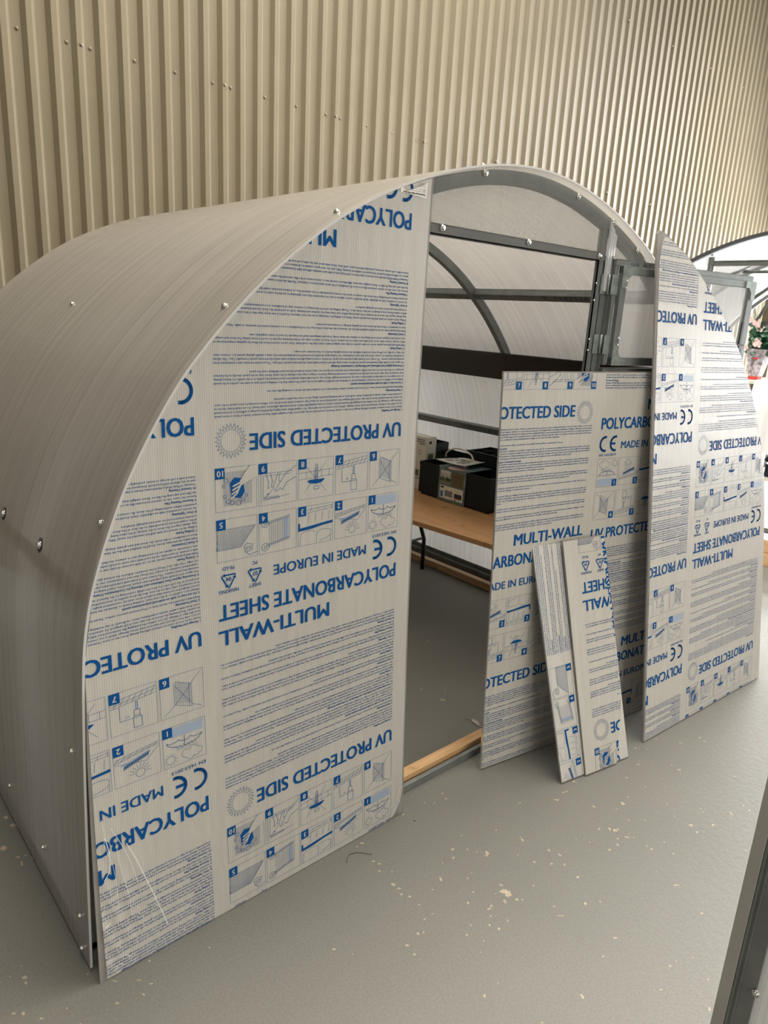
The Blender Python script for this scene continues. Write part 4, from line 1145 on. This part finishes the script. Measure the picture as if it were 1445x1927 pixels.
creases = [(t, 5, d) for t, k, d in creases]
SL = root('polycarbonate_sheet', (0.95, 1.45, 0), 'tall printed polycarbonate sheet left of the doorway, white sticker near its top', 'plastic sheet', 'printed polycarbonate sheets')
sheet(SL, hull(polyL), hull(fL),
      [('A', rot180(1.4125, z)) for z in (2.3525, 1.3475, 0.3425)] + [('B', rot180(0.7545, z)) for z in (1.866, 0.861, -0.144)],
      map_left, 0.005, M['film'], cell=(0.03, 0.03), wrinkle=wrinkle_left, extra=creases)
stk = [(1.364, 1.967), (1.461, 1.963), (1.464, 2.004), (1.440, arch_z(1.44, .022)), (1.385, arch_z(1.385, .022)), (1.366, 1.984)]
b = MB(); b.prism(list(map_left(np.array(stk), 0.0030)), (0, 0.0008, 0))
st = b.build('sticker', M['paper'], SL); ORG[st.name] = ORG[SL.name]
tag(st, 'white product sticker')
T = np.concatenate([txt('Polycarbonate Multi Wall Sheet', 0, 0.0, 0.0044, 0.082, bold=0.03), txt('Supplied as glazing for greenhouses', 0, -0.0055, 0.0022, 0.06),
                    txt('CE', 0.0, -0.0125, 0.0055), txt('EN 16153    10 mm    clear', 0.013, -0.0115, 0.0022, 0.04), txt('UV protected on one side', 0, -0.018, 0.0019, 0.03),
                    txt('Store flat and dry', 0, -0.022, 0.0019, 0.024), txt('Keep film side out', 0, -0.026, 0.0019, 0.026), txt('Light  70%', .058, -0.017, 0.0019, 0.022),
                    txt('Width 2100', .058, -0.021, 0.0019, 0.022), txt('Length 6000', .058, -0.025, 0.0019, 0.022)])
q = T.reshape(-1, 2)
P = map_left(np.stack([1.456 - q[:, 0], 1.9725 - q[:, 1] - 0.02 * q[:, 0]], 1), 0.0034).reshape(-1, 3, 3)
tri_mesh('printed_text', P, [M['marker']], np.zeros(len(P)), st)

def frame_map(O, eu, ev, n, s, about):
    O, eu, ev, n = (np.array(k, float) for k in (O, eu, ev, n))
    def f(uv, dep):
        uv = np.asarray(uv)
        X = about + s * (O - about + uv[:, :1] * eu + uv[:, 1:2] * ev)
        d = np.asarray(dep)
        return X + (d[:, None] if d.ndim else d) * n
    return f
def shift(du, dv):
    return lambda q: q + np.array([du, dv])
def inset_poly(P, d):
    P = np.array(P); c = P.mean(0); return c + (P - c) * (1 - d)
# right-hand sheet, leaning on the open door
mapR = frame_map((3.52027212, 1.13956726, 0.20160412), (-0.99799152, 0.0625376, 0.01009781), (-0.01870694, -0.1386505, -0.99016468), (-0.06052245, -0.98836486, 0.13954191), 0.9892, CAM)
polyR = [(0.9365, 0.2285), (0.9605, -1.800), (0.944, -1.812), (0.915, -1.810), (0.742, -1.74), (0.636, -1.674), (0.53, -1.603), (0.428, -1.519), (0.35, -1.452), (0.274, -1.370), (0.208, -1.285), (0.155, -1.2), (0.106, -1.118), (0.065, -1.03),
         (0.018, -0.92), (-0.020, -0.80), (-0.040, -0.66), (-0.055, -0.485), (-0.068, -0.22), (-0.0875, 0.218)]
filmR = [(0.9275, 0.224), (0.936, -1.0), (0.941, -1.70), (0.925, -1.775), (0.905, -1.800)] + [(a + 0.001, c + 0.002) for a, c in polyR[4:-1]] + [(-0.083, 0.214)]
SR = root('polycarbonate_sheet', mapR(np.array([[0.42, 0.222]]), 0.0)[0] * np.array([1, 1, 0]), 'tall printed polycarbonate sheet with curved right side leaning against the open door', 'plastic sheet', 'printed polycarbonate sheets')
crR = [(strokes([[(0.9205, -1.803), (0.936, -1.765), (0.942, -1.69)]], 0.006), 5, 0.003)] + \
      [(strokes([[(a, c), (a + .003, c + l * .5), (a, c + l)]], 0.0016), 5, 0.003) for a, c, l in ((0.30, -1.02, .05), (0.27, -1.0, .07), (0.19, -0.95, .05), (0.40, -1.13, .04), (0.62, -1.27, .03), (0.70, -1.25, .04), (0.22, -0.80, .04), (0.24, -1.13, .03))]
sheet(SR, hull(polyR), hull(filmR), [('A', shift(0, k * PER)) for k in (0, -1, -2)] + [('B', shift(0.658, -0.518 + k * PER)) for k in (0, -1, -2)], mapR, 0.007, M['film'], extra=crR)
# middle sheet, print upright
mapM = frame_map((1.73279747, 1.55272141, 1.32825904), (0.98648092, -0.16387248, -0.00109317), (0.00912217, 0.04825091, 0.99879359), (-0.16362204, -0.9853008, 0.04909347), 0.9886, CAM)
polyM = [(0.172, -1.345), (0.154, 0.160), (1.10, 0.163), (1.12, -1.344)]
SM = root('polycarbonate_sheet', mapM(np.array([[0.55, -1.345]]), 0.0)[0] * np.array([1, 1, 0]), 'rectangular printed polycarbonate sheet standing upright across the doorway behind the narrow offcuts', 'plastic sheet', 'printed polycarbonate sheets')
sheet(SM, polyM, hull(inset_poly(polyM, 0.006)), [('B', shift(0, k * PER)) for k in (0, -1, -2)] + [('A', shift(0.658, -0.487 + k * PER)) for k in (1, 0, -1)], mapM, 0.006, M['film'])
# two narrow offcuts
S_ = 0.9886
map1 = frame_map((2.35627620899919, 1.1012981055619566, -0.14839183662836625 if False else -0.14839183662836825), np.array((0.020817283815626884, 0.2796554960213611, 0.9598747023646296)) * S_, np.array((-0.984574457556513, 0.17255922785229277, -0.028921452424088945)) * S_, (-0.1737232805983066, -0.9444660483194021, 0.2789338727191357), 1.0, CAM)
poly1 = [(0.1695, 0.318), (1.078, 0.338), (1.076, 0.335), (1.068, -0.044), (0.159, -0.050)]
S1 = root('polycarbonate_offcut', map1(np.array([[0.165, 0.13]]), 0.0)[0] * np.array([1, 1, 0]), 'offcut strip with sideways print, partly hidden behind the other narrow strip', 'plastic sheet', 'printed polycarbonate offcuts')
sheet(S1, hull(poly1), hull(inset_poly(hull(poly1), 0.008)), [('A', shift(0, 0)), ('B', shift(0.658, 0.487 - PER))], map1, 0.006, M['film_cross'])
map2 = frame_map((2.8633416806943814, 1.3647656001237325, 1.12218508974899), np.array((-0.9836607095075457, 0.18001955222577873, -0.002137612579966121)) * S_, np.array((-0.04681937642563889, -0.2672586736608421, -0.9624867240083975)) * S_, (-0.1738377247959321, -0.9466602921416599, 0.27132035810097416), 1.0, CAM)
poly2 = [(0.664, 1.1735), (0.687, 0.262), (0.484, 0.262), (0.472, 0.412), (0.459, 0.56), (0.448, 0.70), (0.437, 0.86), (0.444, 0.95), (0.459, 1.03), (0.476, 1.1), (0.492, 1.174)]
S2 = root('polycarbonate_offcut', map2(np.array([[0.58, 1.174]]), 0.0)[0] * np.array([1, 1, 0]), 'narrow offcut strip with a bowed right edge and upside-down print, foremost of the leaning sheets', 'plastic sheet', 'printed polycarbonate offcuts')
sheet(S2, hull(poly2), hull(inset_poly(hull(poly2), 0.008)), [('A', shift(0, 0)), ('A', shift(0, PER))], map2, 0.006, M['film'])

# ================================================================== INSIDE THE GREENHOUSE
TZ = 0.62
tdir = np.array([-0.09, 1.0, 0]); tdir /= np.linalg.norm(tdir); tper = np.array([tdir[1], -tdir[0], 0])
TA = np.array([2.560, 1.80, 0])
TB = root('folding_table', (2.9, 2.6, 0), 'wood-topped folding table with black legs inside the greenhouse along its right wall', 'table')
b = MB(); b.obox(TA + DZ * (TZ - 0.028), tdir * 1.66, tper * 0.84, DZ * 0.028)
part('tabletop', b, M['table_wood'], TB, 0.004)
for e, sg in ((0.10, -1), (1.30, 1)):
    for w_ in (0.08, 0.79 if sg > 0 else 0.70):
        o = TA + tdir * e + tper * w_
        b = MB(); b.tube([o + DZ * 0.0, o + DZ * 0.21, o + tdir * 0.17 * (sg if sg > 0 else 0.2) + DZ * (TZ - 0.029)], 0.0135, 10)
        part('leg', b, M['black_metal'], TB)
    b = MB(); o = TA + tdir * e; b.tube([o + tper * .08 + DZ * .22 + tdir * .005 * sg, o + tper * (.79 if sg > 0 else .70) + DZ * .22 + tdir * .005 * sg], 0.009, 8)
    part('stretcher', b, M['black_metal'], TB)

def planter(name, x0, y0, z0, x1, y1, z1, label, group, sep=0.004):
    b = MB(); t = 0.006; bi = 0.012
    o = [(x0, y0), (x1, y0), (x1, y1), (x0, y1)]
    lo = [(x0 + bi, y0 + bi), (x1 - bi, y0 + bi), (x1 - bi, y1 - bi), (x0 + bi, y1 - bi)]
    inn = [(x0 + t, y0 + t), (x1 - t, y0 + t), (x1 - t, y1 - t), (x0 + t, y1 - t)]
    V = [(p[0], p[1], z0) for p in lo] + [(p[0], p[1], z0 + .012) for p in lo] + [(p[0], p[1], z0 + .014) for p in o] + [(p[0], p[1], z1) for p in o] + [(p[0], p[1], z1) for p in inn] + [(p[0], p[1], z0 + .03) for p in inn]
    F = [(3, 2, 1, 0), (20, 21, 22, 23)]
    for k in range(5):
        for i in range(4):
            a = k * 4 + i; c = k * 4 + (i + 1) % 4
            F.append((a, c, c + 4, a + 4))
    b.add(V, F)
    return thing(name, b, M['black_plastic'], label, 'planter', group, org=((x0 + x1) / 2, (y0 + y1) / 2, z0), bevel=0.0015)
G_ = 'black plastic planters on the table'
FP = planter('planter_trough', 2.925, 2.395, TZ, 3.125, 2.945, 0.82, 'black planter trough in a green printed sleeve, nearest on the table', G_)
planter('planter_trough', 3.140, 2.33, TZ, 3.335, 2.765, 0.815, 'black planter trough under the seed tray at the back right of the table', G_)
planter('planter_trough', 3.140, 2.785, TZ, 3.330, 3.10, 0.83, 'black planter trough at the back of the table behind the paper bag', G_)
planter('plant_pot', 3.215, 3.115, TZ, 3.345, 3.24, 0.872, 'tall black square pot behind the white carton', G_)
# ribbed seed tray on top of the back right trough
b = MB()
b.box((3.138, 2.34, 0.8155), (3.337, 2.76, 0.822))
for y in np.linspace(2.34, 2.755, 6): b.box((3.138, y, 0.822), (3.337, y + .005, 0.90))
for x in (3.138, 3.235, 3.332): b.box((x, 2.34, 0.822), (x + .005, 2.76, 0.90))
b.box((3.128, 2.33, .894), (3.138, 2.77, .90)); b.box((3.337, 2.33, .894), (3.347, 2.77, .90))
thing('seed_tray', b, M['black_plastic'], 'black seed tray lying on top of the back right trough', 'tray', org=(3.24, 2.55, 0.8155))
# printed sleeve round the front trough
org = ORG['__o'].copy()
SLV = root('planter_sleeve', (2.93, 2.67, TZ), 'green printed cardboard sleeve wrapped round the nearest black trough', 'packaging')
b = MB()
b.box((2.9215, 2.570, TZ + .004), (2.9240, 2.778, 0.8225)); b.box((2.9215, 2.560, 0.8215), (3.128, 2.785, 0.8235))
part('sleeve_wrap', b, M['sleeve'], SLV)
def face(b, a0, a1, c0, c1, m=0, x=2.9205):
    ya, yb = 2.778 - 0.208 * a0, 2.778 - 0.208 * a1
    za, zb = TZ + .004 + 0.2185 * c0, TZ + .004 + 0.2185 * c1
    b.box((x, min(ya, yb), za), (2.9216, max(ya, yb), zb), m)
b = MB(); face(b, .05, .47, .45, .82, 0); face(b, .52, .93, .45, .82, 1); face(b, .06, .46, .62, .82, 4, 2.9203); face(b, .06, .46, .45, .54, 5, 2.9202)
face(b, .07, .94, .07, .41, 2); face(b, .10, .20, .10, .26, 3, 2.9203); face(b, .10, .22, .34, .39, 6, 2.9203)
face(b, .27, .56, .14, .30, 5, 2.9203); face(b, .63, .90, .15, .27, 6, 2.9203)
for k in range(4): face(b, .65 + .065 * k, .68 + .065 * k, .12, .15, 6, 2.9203)
face(b, .62, .70, .08, .10, 6, 2.9203)
# plants of the left photograph
r = random.Random(5)
for k in range(16):
    a = r.uniform(.08, .42); c = r.uniform(.50, .60); h = r.uniform(.10, .2)
    ya = 2.778 - .208 * a; za = TZ + .004 + .2185 * c
    b.prism([(2.9201, ya - .004, za), (2.9201, ya + .004, za), (2.9201, ya + r.uniform(-.008, .008), za + .2185 * h)], (.0006, 0, 0), 0)
part('printed_panel', b, [M['leafy_print'], M['brown_print'], M['carton'], M['blue_print'], M['sky_print'], M['grey_print'], M['marker']], SLV)
b = MB(); b.prism([(2.95 + .05 * math.cos(a), 2.66 + .06 * math.sin(a), .8237) for a in np.linspace(0, 2 * math.pi, 20)[:-1]], (0, 0, .0005))
part('pink_motif', b, simple('pink_print', (0.45, 0.3, 0.28), 0.4), SLV)
# paper bag with a cord handle
PB = root('paper_bag', (3.05, 2.74, 0.83), 'flat cream printed paper bag with a cord handle lying on the black planters', 'bag')
b = MB()
nu, nv = 9, 5; V = []; F = []
c00, c10, c01, c11 = (np.array(k) for k in ((2.985, 2.875, .8345), (2.945, 2.60, .838), (3.118, 2.80, .842), (3.118, 2.61, .846)))
for dz in (0.0, 0.004):
    for i in range(nu):
        for j in range(nv):
            s, t = i / (nu - 1), j / (nv - 1)
            p = (1 - s) * (1 - t) * c00 + s * (1 - t) * c10 + (1 - s) * t * c01 + s * t * c11
            V.append(p + DZ * (dz + 0.006 * math.sin(s * 5) * t + 0.012 * s ** 3))
for i in range(nu - 1):
    for j in range(nv - 1):
        a = i * nv + j; F += [(a, a + 1, a + nv + 1, a + nv)]; k = nu * nv; F += [(a + k, a + nv + k, a + nv + 1 + k, a + 1 + k)]
bd = [i * nv for i in range(nu)] + [(nu - 1) * nv + j for j in range(1, nv)] + [i * nv + nv - 1 for i in range(nu - 2, -1, -1)] + [j for j in range(nv - 2, 0, -1)]
for i in range(len(bd)):
    a, c = bd[i], bd[(i + 1) % len(bd)]; F.append((a, c, c + nu * nv, a + nu * nv))
b.add(V, F, 1, False)
for i in range(7):
    for j in range(3):
        if r.random() < .75:
            s = .18 + .1 * i; t = .25 + .2 * j
            p = (1 - s) * (1 - t) * c00 + s * (1 - t) * c10 + (1 - s) * t * c01 + s * t * c11 + DZ * (.0046 + 0.006 * math.sin(s * 5) * t + 0.012 * s ** 3)
            b.box(p + np.array((-.012, -.008, 0)), p + np.array((.012, r.uniform(.002, .01), .0012)))
part('bag_body', b, [M['grey_print'], M['carton']], PB)
b = MB(); b.tube([(3.10, 2.905, .835), (3.10, 2.90, .862), (3.10, 2.87, .885), (3.10, 2.83, .900), (3.10, 2.79, .903), (3.10, 2.74, .897), (3.10, 2.70, .882), (3.10, 2.685, .862), (3.10, 2.68, .845)], 0.0055, 8)
part('cord_handle', b, M['rope'], PB)
# white carton
CT = root('carton', (3.04, 3.07, TZ), 'white printed carton standing at the left end of the table', 'carton')
b = MB(); b.box((3.0, 2.978, TZ), (3.085, 3.165, .943)); b.box((3.0, 2.978, .943), (3.085, 3.165, .9445)); b.m = [3] * len(b.m)
b.box((2.9992, 3.07, .835), (3.0, 3.11, .89), 0)
for z, w_ in ((.925, .07), (.912, .085), (.90, .05)): b.box((2.9992, 2.99, z), (3.0, 2.99 + w_, z + .004), 1)
b.box((3.025, 2.9772, .905), (3.045, 2.978, .922), 1); b.box((3.02, 2.9772, .80), (3.065, 2.978, .845), 2); b.box((2.9992, 3.03, .70), (3.0, 3.12, .74), 2); b.box((2.9992, 2.99, .685), (3.0, 3.15, .69), 0)
part('carton_body', b, [M['green_print'], M['marker'], M['leafy_print'], M['carton']], CT)
t = np.concatenate([txt('K', 0, 0, 0.022), strokes([arc(-0.005, 0.075, 0.014, 0, 360, 20)], .002), txt('L', -0.009, 0.069, 0.011)])
P = np.stack([np.full(t.shape[:2], 2.9988), 3.022 - t[:, :, 0], .775 + t[:, :, 1]], 2)
tri_mesh('carton_lettering', P, [M['marker']], np.zeros(len(P)), CT)

# ================================================================== SMALL THINGS ON THE FLOOR
b = MB()
a0 = np.array([2.107, 1.703]); a1 = np.array([2.092, 1.647]); d = a1 - a0; n2 = np.array([-d[1], d[0]]) / np.linalg.norm(d)
V = []; F = []
for i in range(9):
    t = i / 8; w_ = 0.012 * math.sin(math.pi * t) ** 0.8
    for k in (-1, 0, 1):
        p = a0 + d * t + n2 * w_ * k
        V.append((p[0], p[1], 0.0022 + 0.003 * abs(k) * math.sin(math.pi * t)))
for i in range(8):
    for k in range(2):
        q = i * 3 + k; F.append((q, q + 1, q + 4, q + 3))
nV = len(V); V += [(x, y, z - .0008) for x, y, z in V]; F += [tuple(i + nV for i in reversed(f)) for f in F]
b.add(V, F, 0, True); b.tube([(2.083, 1.722, .0012), (2.100, 1.708, .0016), (2.107, 1.703, .0022)], .0009, 6); b.tube([(2.092, 1.647, .0022), (2.096, 1.631, .0012)], .0008, 6)
thing('dry_leaf', b, M['dry_leaf'], 'small dry leaf on the grey floor just inside the doorway', 'leaf', org=(2.1, 1.68, 0))
b = MB(); b.tube([(1.176, 1.385, .0012), (1.186, 1.399, .0012), (1.205, 1.409, .0012), (1.225, 1.402, .0012), (1.239, 1.391, .0012), (1.251, 1.374, .0012), (1.262, 1.366, .0012)], .0007, 6)
thing('thread', b, M['marker'], 'thin dark thread on the floor in front of the left sheet', 'thread', org=(1.21, 1.39, 0))

# ================================================================== SECOND GREENHOUSE, FAR RIGHT
Z2 = 0.25; X2 = 5.45
A2 = arch_curve(2.0); A2[:, 1] += Z2
G2 = root('tunnel_greenhouse', (6.5, 2.0, 0.2), 'smaller-looking finished greenhouse with bright clear walls at the far right, plants on show inside', 'greenhouse')
part('cover', hoop_mb(X2 - .02, X2 + 2.05, 0.0, 0.006, A2, axis='X'), M['bright_cover'], G2)
for x in (X2, X2 + 1.0, X2 + 2.0):
    part('hoop', hoop_mb(x - (.024 if x == X2 else 0), x + .03, -.002 if x == X2 else .008, .024 if x == X2 else .04, A2, axis='X'), M['dark_steel'] if x == X2 else M['steel'], G2)
def az2(y, d=0.0):
    c = inset(A2, d); return float(np.interp(y, c[:, 0], c[:, 1]))
for y in (2.557, 1.40):
    b = MB(); b.box((X2, y, .25), (X2 + .004, y + .042, az2(y + .02, .05))); b.box((X2, y, .25), (X2 + .03, y + .005, az2(y + .02, .05))); b.box((X2, y + .037, .25), (X2 + .03, y + .042, az2(y + .02, .05)))
    gp = part('gable_post', b, M['steel'], G2)
    screw(gp, (X2 - .001, y + .02, 2.20), (-1, 0, 0), .008)
b = MB(); b.box((X2, 1.442, 2.122), (X2 + .004, 2.557, 2.160)); b.box((X2 - .006, 1.442, 2.150), (X2 + .03, 2.557, 2.156)); b.box((X2 - .004, 1.442, 2.125), (X2 + .03, 2.557, 2.130))
part('lintel', b, M['steel'], G2)
b = MB(); b.box((X2, .48, .245), (X2 + .03, 3.52, .285)); b.box((X2 - .006, .48, .262), (X2, 3.52, .268)); part('base_rail', b, M['steel'], G2)
b = MB(); b.prism([(X2 - .006, y, az2(y, .01)) for y in np.linspace(1.3, 2.7, 20)] + [(X2 - .006, 2.7, 2.13), (X2 - .006, 1.3, 2.13)], (.005, 0, 0)); part('transom_sheet', b, M['bright_cover'], G2)
ysl = [(2.58, .27)] + [(y, az2(y, .01)) for y in np.linspace(2.58, 3.45, 14)] + [(3.5, .27)]
b = MB(); b.prism([(X2 - .006, y, z) for y, z in ysl], (.005, 0, 0)); part('gable_sheet', b, M['bright_cover'], G2)
for y, z in ((3.02, 2.08), (3.4, 1.5), (3.46, 1.0)):
    b = MB(); b.box((X2 + .03, y - .02, z - .02), (X2 + 2.0, y + .0, z + .02)); part('purlin', b, M['steel'], G2)
for p, q in (((5.6, 2.293, 1.905), (5.6, 1.95, 2.175)), ((5.6, 2.237, 1.753), (5.6, 2.10, 2.07)), ((5.6, 2.197, 1.702), (5.6, 1.9, 2.10)), ((5.47, 2.46, 2.05), (5.62, 2.36, 2.13)), ((5.6, 2.40, 2.093), (5.6, 1.6, 2.093))):
    b = MB(); b.tube([p, q], .012, 6); part('brace', b, M['steel'], G2)
for k in range(2):
    b = MB(); b.box((X2 - .01, .45, .001 + .1 * k), (X2 + .09, 3.55, .1 + .1 * k))
    thing('timber_beam', b, wood_mat('pine_beam%d' % k, (0.52, 0.30, 0.15), (0.70, 0.46, 0.27), (30, 3, 30)), ['lower', 'upper'][k] + ' timber beam of the two stacked under the far right greenhouse front', 'timber', 'timber beams under the far greenhouse', org=(X2 + .04, 2.0, .001 + .1 * k), bevel=0.003)
DT = root('display_shelf', (5.82, 1.75, 0), 'display shelf inside the far right greenhouse carrying the pink flowers', 'shelf')
b = MB(); b.box((5.53, 1.15, 1.300), (6.10, 2.30, 1.325)); part('shelf_board', b, M['carton'], DT, .002)
b = MB(); b.box((5.58, 1.15, .60), (6.10, 2.22, .625)); part('shelf_board', b, M['carton'], DT, .002)
for x in (5.60, 6.05):
    for y in (1.2, 2.14):
        b = MB(); b.tube([(x, y, 0), (x, y, 1.30)], .013, 8); part('leg', b, M['steel'], DT)
b = MB(); b.tube([(5.6, 2.14, 1.12), (5.6, 2.14, 1.14), (5.56, 2.20, 1.299)], .010, 8); part('bracket', b, M['steel'], DT)
b = MB(); V = []; F = []
ny = 40
for i in range(ny):
    y = 2.135 - (i / (ny - 1)) * 0.95; f = math.sin(i * 1.1)
    xs = [(6.0, 1.329), (5.522, 1.3295), (5.512 - .003 * f, 1.318), (5.505 - .012 * f, 1.10), (5.50 - .016 * f, .82 + .012 * math.sin(i * .5))]
    V += [(x, y + (.10 * (1.33 - z) if i == 0 else 0), z) for x, z in xs]
for i in range(ny - 1):
    for j in range(4):
        a = i * 5 + j; F.append((a, a + 1, a + 6, a + 5))
n0 = len(V); V += [(x + .003, y, z + .003) for x, y, z in V]; F += [tuple(k + n0 for k in reversed(f)) for f in F]
b.add(V, F, 0, True)
thing('table_cloth', b, M['cloth'], 'white cloth hanging over the front of the far display shelf', 'cloth', org=(5.6, 1.6, 1.33))
# flowering plant in a printed pot
PT = root('potted_flower', (5.66, 2.20, 1.326), 'pink flowering plant in a tapered printed pot on the far display shelf', 'potted plant')
pc = np.array([5.665, 2.20])
b = MB()
def sq(h, z): return [(pc[0] - h, pc[1] - h, z), (pc[0] + h, pc[1] - h, z), (pc[0] + h, pc[1] + h, z), (pc[0] - h, pc[1] + h, z)]
V = sq(.034, 1.326) + sq(.038, 1.352) + sq(.070, 1.55) + sq(.066, 1.55) + sq(.06, 1.52)
F = [(3, 2, 1, 0), (16, 17, 18, 19)]
mi_ = [1, 2]
for k in range(4):
    for i in range(4):
        a = k * 4 + i; c = k * 4 + (i + 1) % 4; F.append((a, c, c + 4, a + 4)); mi_.append([1, 0, 0, 2][k])
b.add(V, F, 0); b.m = mi_
part('pot', b, [M['pot_print'], M['red_print'], M['leaf_green']], PT)
b = MB(); b.box((pc[0] - .066, pc[1] - .02, 1.475), (pc[0] - .0575, pc[1] + .012, 1.49)); part('pot_badge', b, M['red_print'], PT)
r = random.Random(11)
fol = MB(); pet = MB()
def leafshape(b, c, d, L, W, up):
    c = np.array(c); d = np.array(d) / np.linalg.norm(d); s = np.cross(d, up); s /= np.linalg.norm(s) + 1e-9; nn = np.cross(s, d)
    P = []
    for t, w_ in ((0, .1), (.3, .9), (.6, 1), (.85, .55), (1, 0.02)):
        P.append((c + d * L * t + s * W * w_ / 2 - nn * .15 * L * t * t, c + d * L * t - s * W * w_ / 2 - nn * .15 * L * t * t, c + d * L * t + nn * .08 * W - nn * .15 * L * t * t))
    V = [q for p in P for q in p]; F = []
    for i in range(4):
        a = i * 3; F += [(a, a + 2, a + 5, a + 3), (a + 2, a + 1, a + 4, a + 5)]
    b.add(V, F, 0, True)
for k in range(120):
    a = r.uniform(0, 6.28); h = r.uniform(1.53, 1.71); rad = r.uniform(.01, .065)
    c = (pc[0] + rad * math.cos(a), pc[1] + rad * math.sin(a) - .01, h)
    leafshape(fol, c, (math.cos(a) * .6, math.sin(a), r.uniform(-.9, .7)), r.uniform(.045, .07), r.uniform(.04, .055), (-.7, -.3 + r.uniform(-.3, .3), .5))
part('foliage', fol, M['leaf_green'], PT)
for c in ((5.60, 2.31, 1.735), (5.60, 2.29, 1.76), (5.60, 2.225, 1.72), (5.60, 2.20, 1.70), (5.60, 2.235, 1.74), (5.58, 2.205, 1.60), (5.58, 2.19, 1.585), (5.59, 2.285, 1.555), (5.60, 2.30, 1.55)):
    pet = MB()
    for k in range(5):
        a = k * 1.256 + r.uniform(0, 1)
        leafshape(pet, c, (-.35, math.cos(a), math.sin(a)), .032, .026, (-1, 0, 0))
    part('flower', pet, M['petal'], PT)
b = MB(); b.tube([(5.64, 2.245, 1.53), (5.63, 2.25, 1.70), (5.62, 2.275, 1.835)], .009, 8); part('stake', b, M['stem'], PT)
# bright box with printed front, and card
BX = root('display_carton', (5.72, 1.95, 1.333), 'white carton with pale blue and red print beside the pot of pink flowers', 'carton')
b = MB(); b.box((5.66, 1.78, 1.336), (5.80, 2.12, 1.555)); b.m = [2] * len(b.m)
for k in range(14):
    y = r.uniform(1.8, 2.085); z = r.uniform(1.39, 1.53); b.box((5.6585, y, z), (5.66, y + r.uniform(.01, .03), z + r.uniform(.01, .03)), 0)
b.box((5.658, 1.80, 1.345), (5.66, 2.11, 1.37), 1)
part('carton_body', b, [M['cyan_print'], simple('coral_print', (0.85, 0.45, 0.38), .4), M['cloth']], BX)
b = MB(); b.box((5.67, 1.95, 1.556), (5.675, 2.118, 1.61)); thing('card', b, M['cloth'], 'blank white card standing on the far printed carton', 'card', org=(5.67, 2.06, 1.556))
b = MB(); b.box((5.62, 1.55, .626), (5.80, 1.985, .720)); b.box((5.61, 1.55, .712), (5.62, 1.985, .724)); b.tube([(5.66, 2.0, .74), (5.66, 1.98, .775), (5.66, 1.93, .74)], .02, 8)
thing('black_trough', b, M['black_plastic'], 'black plastic trough on the lower board of the far display shelf', 'planter', org=(5.7, 1.77, .626))

# ================================================================== FOREGROUND FRAME CORNER
G3 = root('greenhouse_frame', (0.97, 0.2, 0), 'corner of another greenhouse frame with grey steel post, close to the camera at lower right', 'greenhouse')
b = MB()
b.box((0.972, 0.2140, 0.0), (0.976, 0.2420, 2.0)); b.box((0.970, 0.238, 0.0), (1.0, 0.242, 2.0)); b.box((0.972, 0.2120, 0.0), (1.0, 0.2145, 2.0)); b.box((0.9700, 0.2320, 0.0), (0.9725, 0.2345, 2.0))
pp = part('corner_post', b, M['steel'], G3, 0.0008)
screw(pp, (0.9715, 0.2255 - .014, 0.728), (-1, 0, 0), .0048)
b = MB(); b.box((0.9665, 0.2425, 0.0), (1.25, 0.2500, 2.0)); b.box((0.9665, .2500, 0), (1.25, .2585, 2.0)); part('cover_edge', b, M['edge_profile'], G3)
b = MB()
for k in range(38):
    y = .2115 - k * .0085
    b.box((0.9745, y - .0080, 0.05), (0.9785 - .0008 * (k % 2), y, 2.0))
part('gable_sheet', b, M['slab'], G3)
b = MB(); b.box((0.972, -.12, 0.0), (1.0, .2120, .05)); part('base_rail', b, M['steel'], G3)
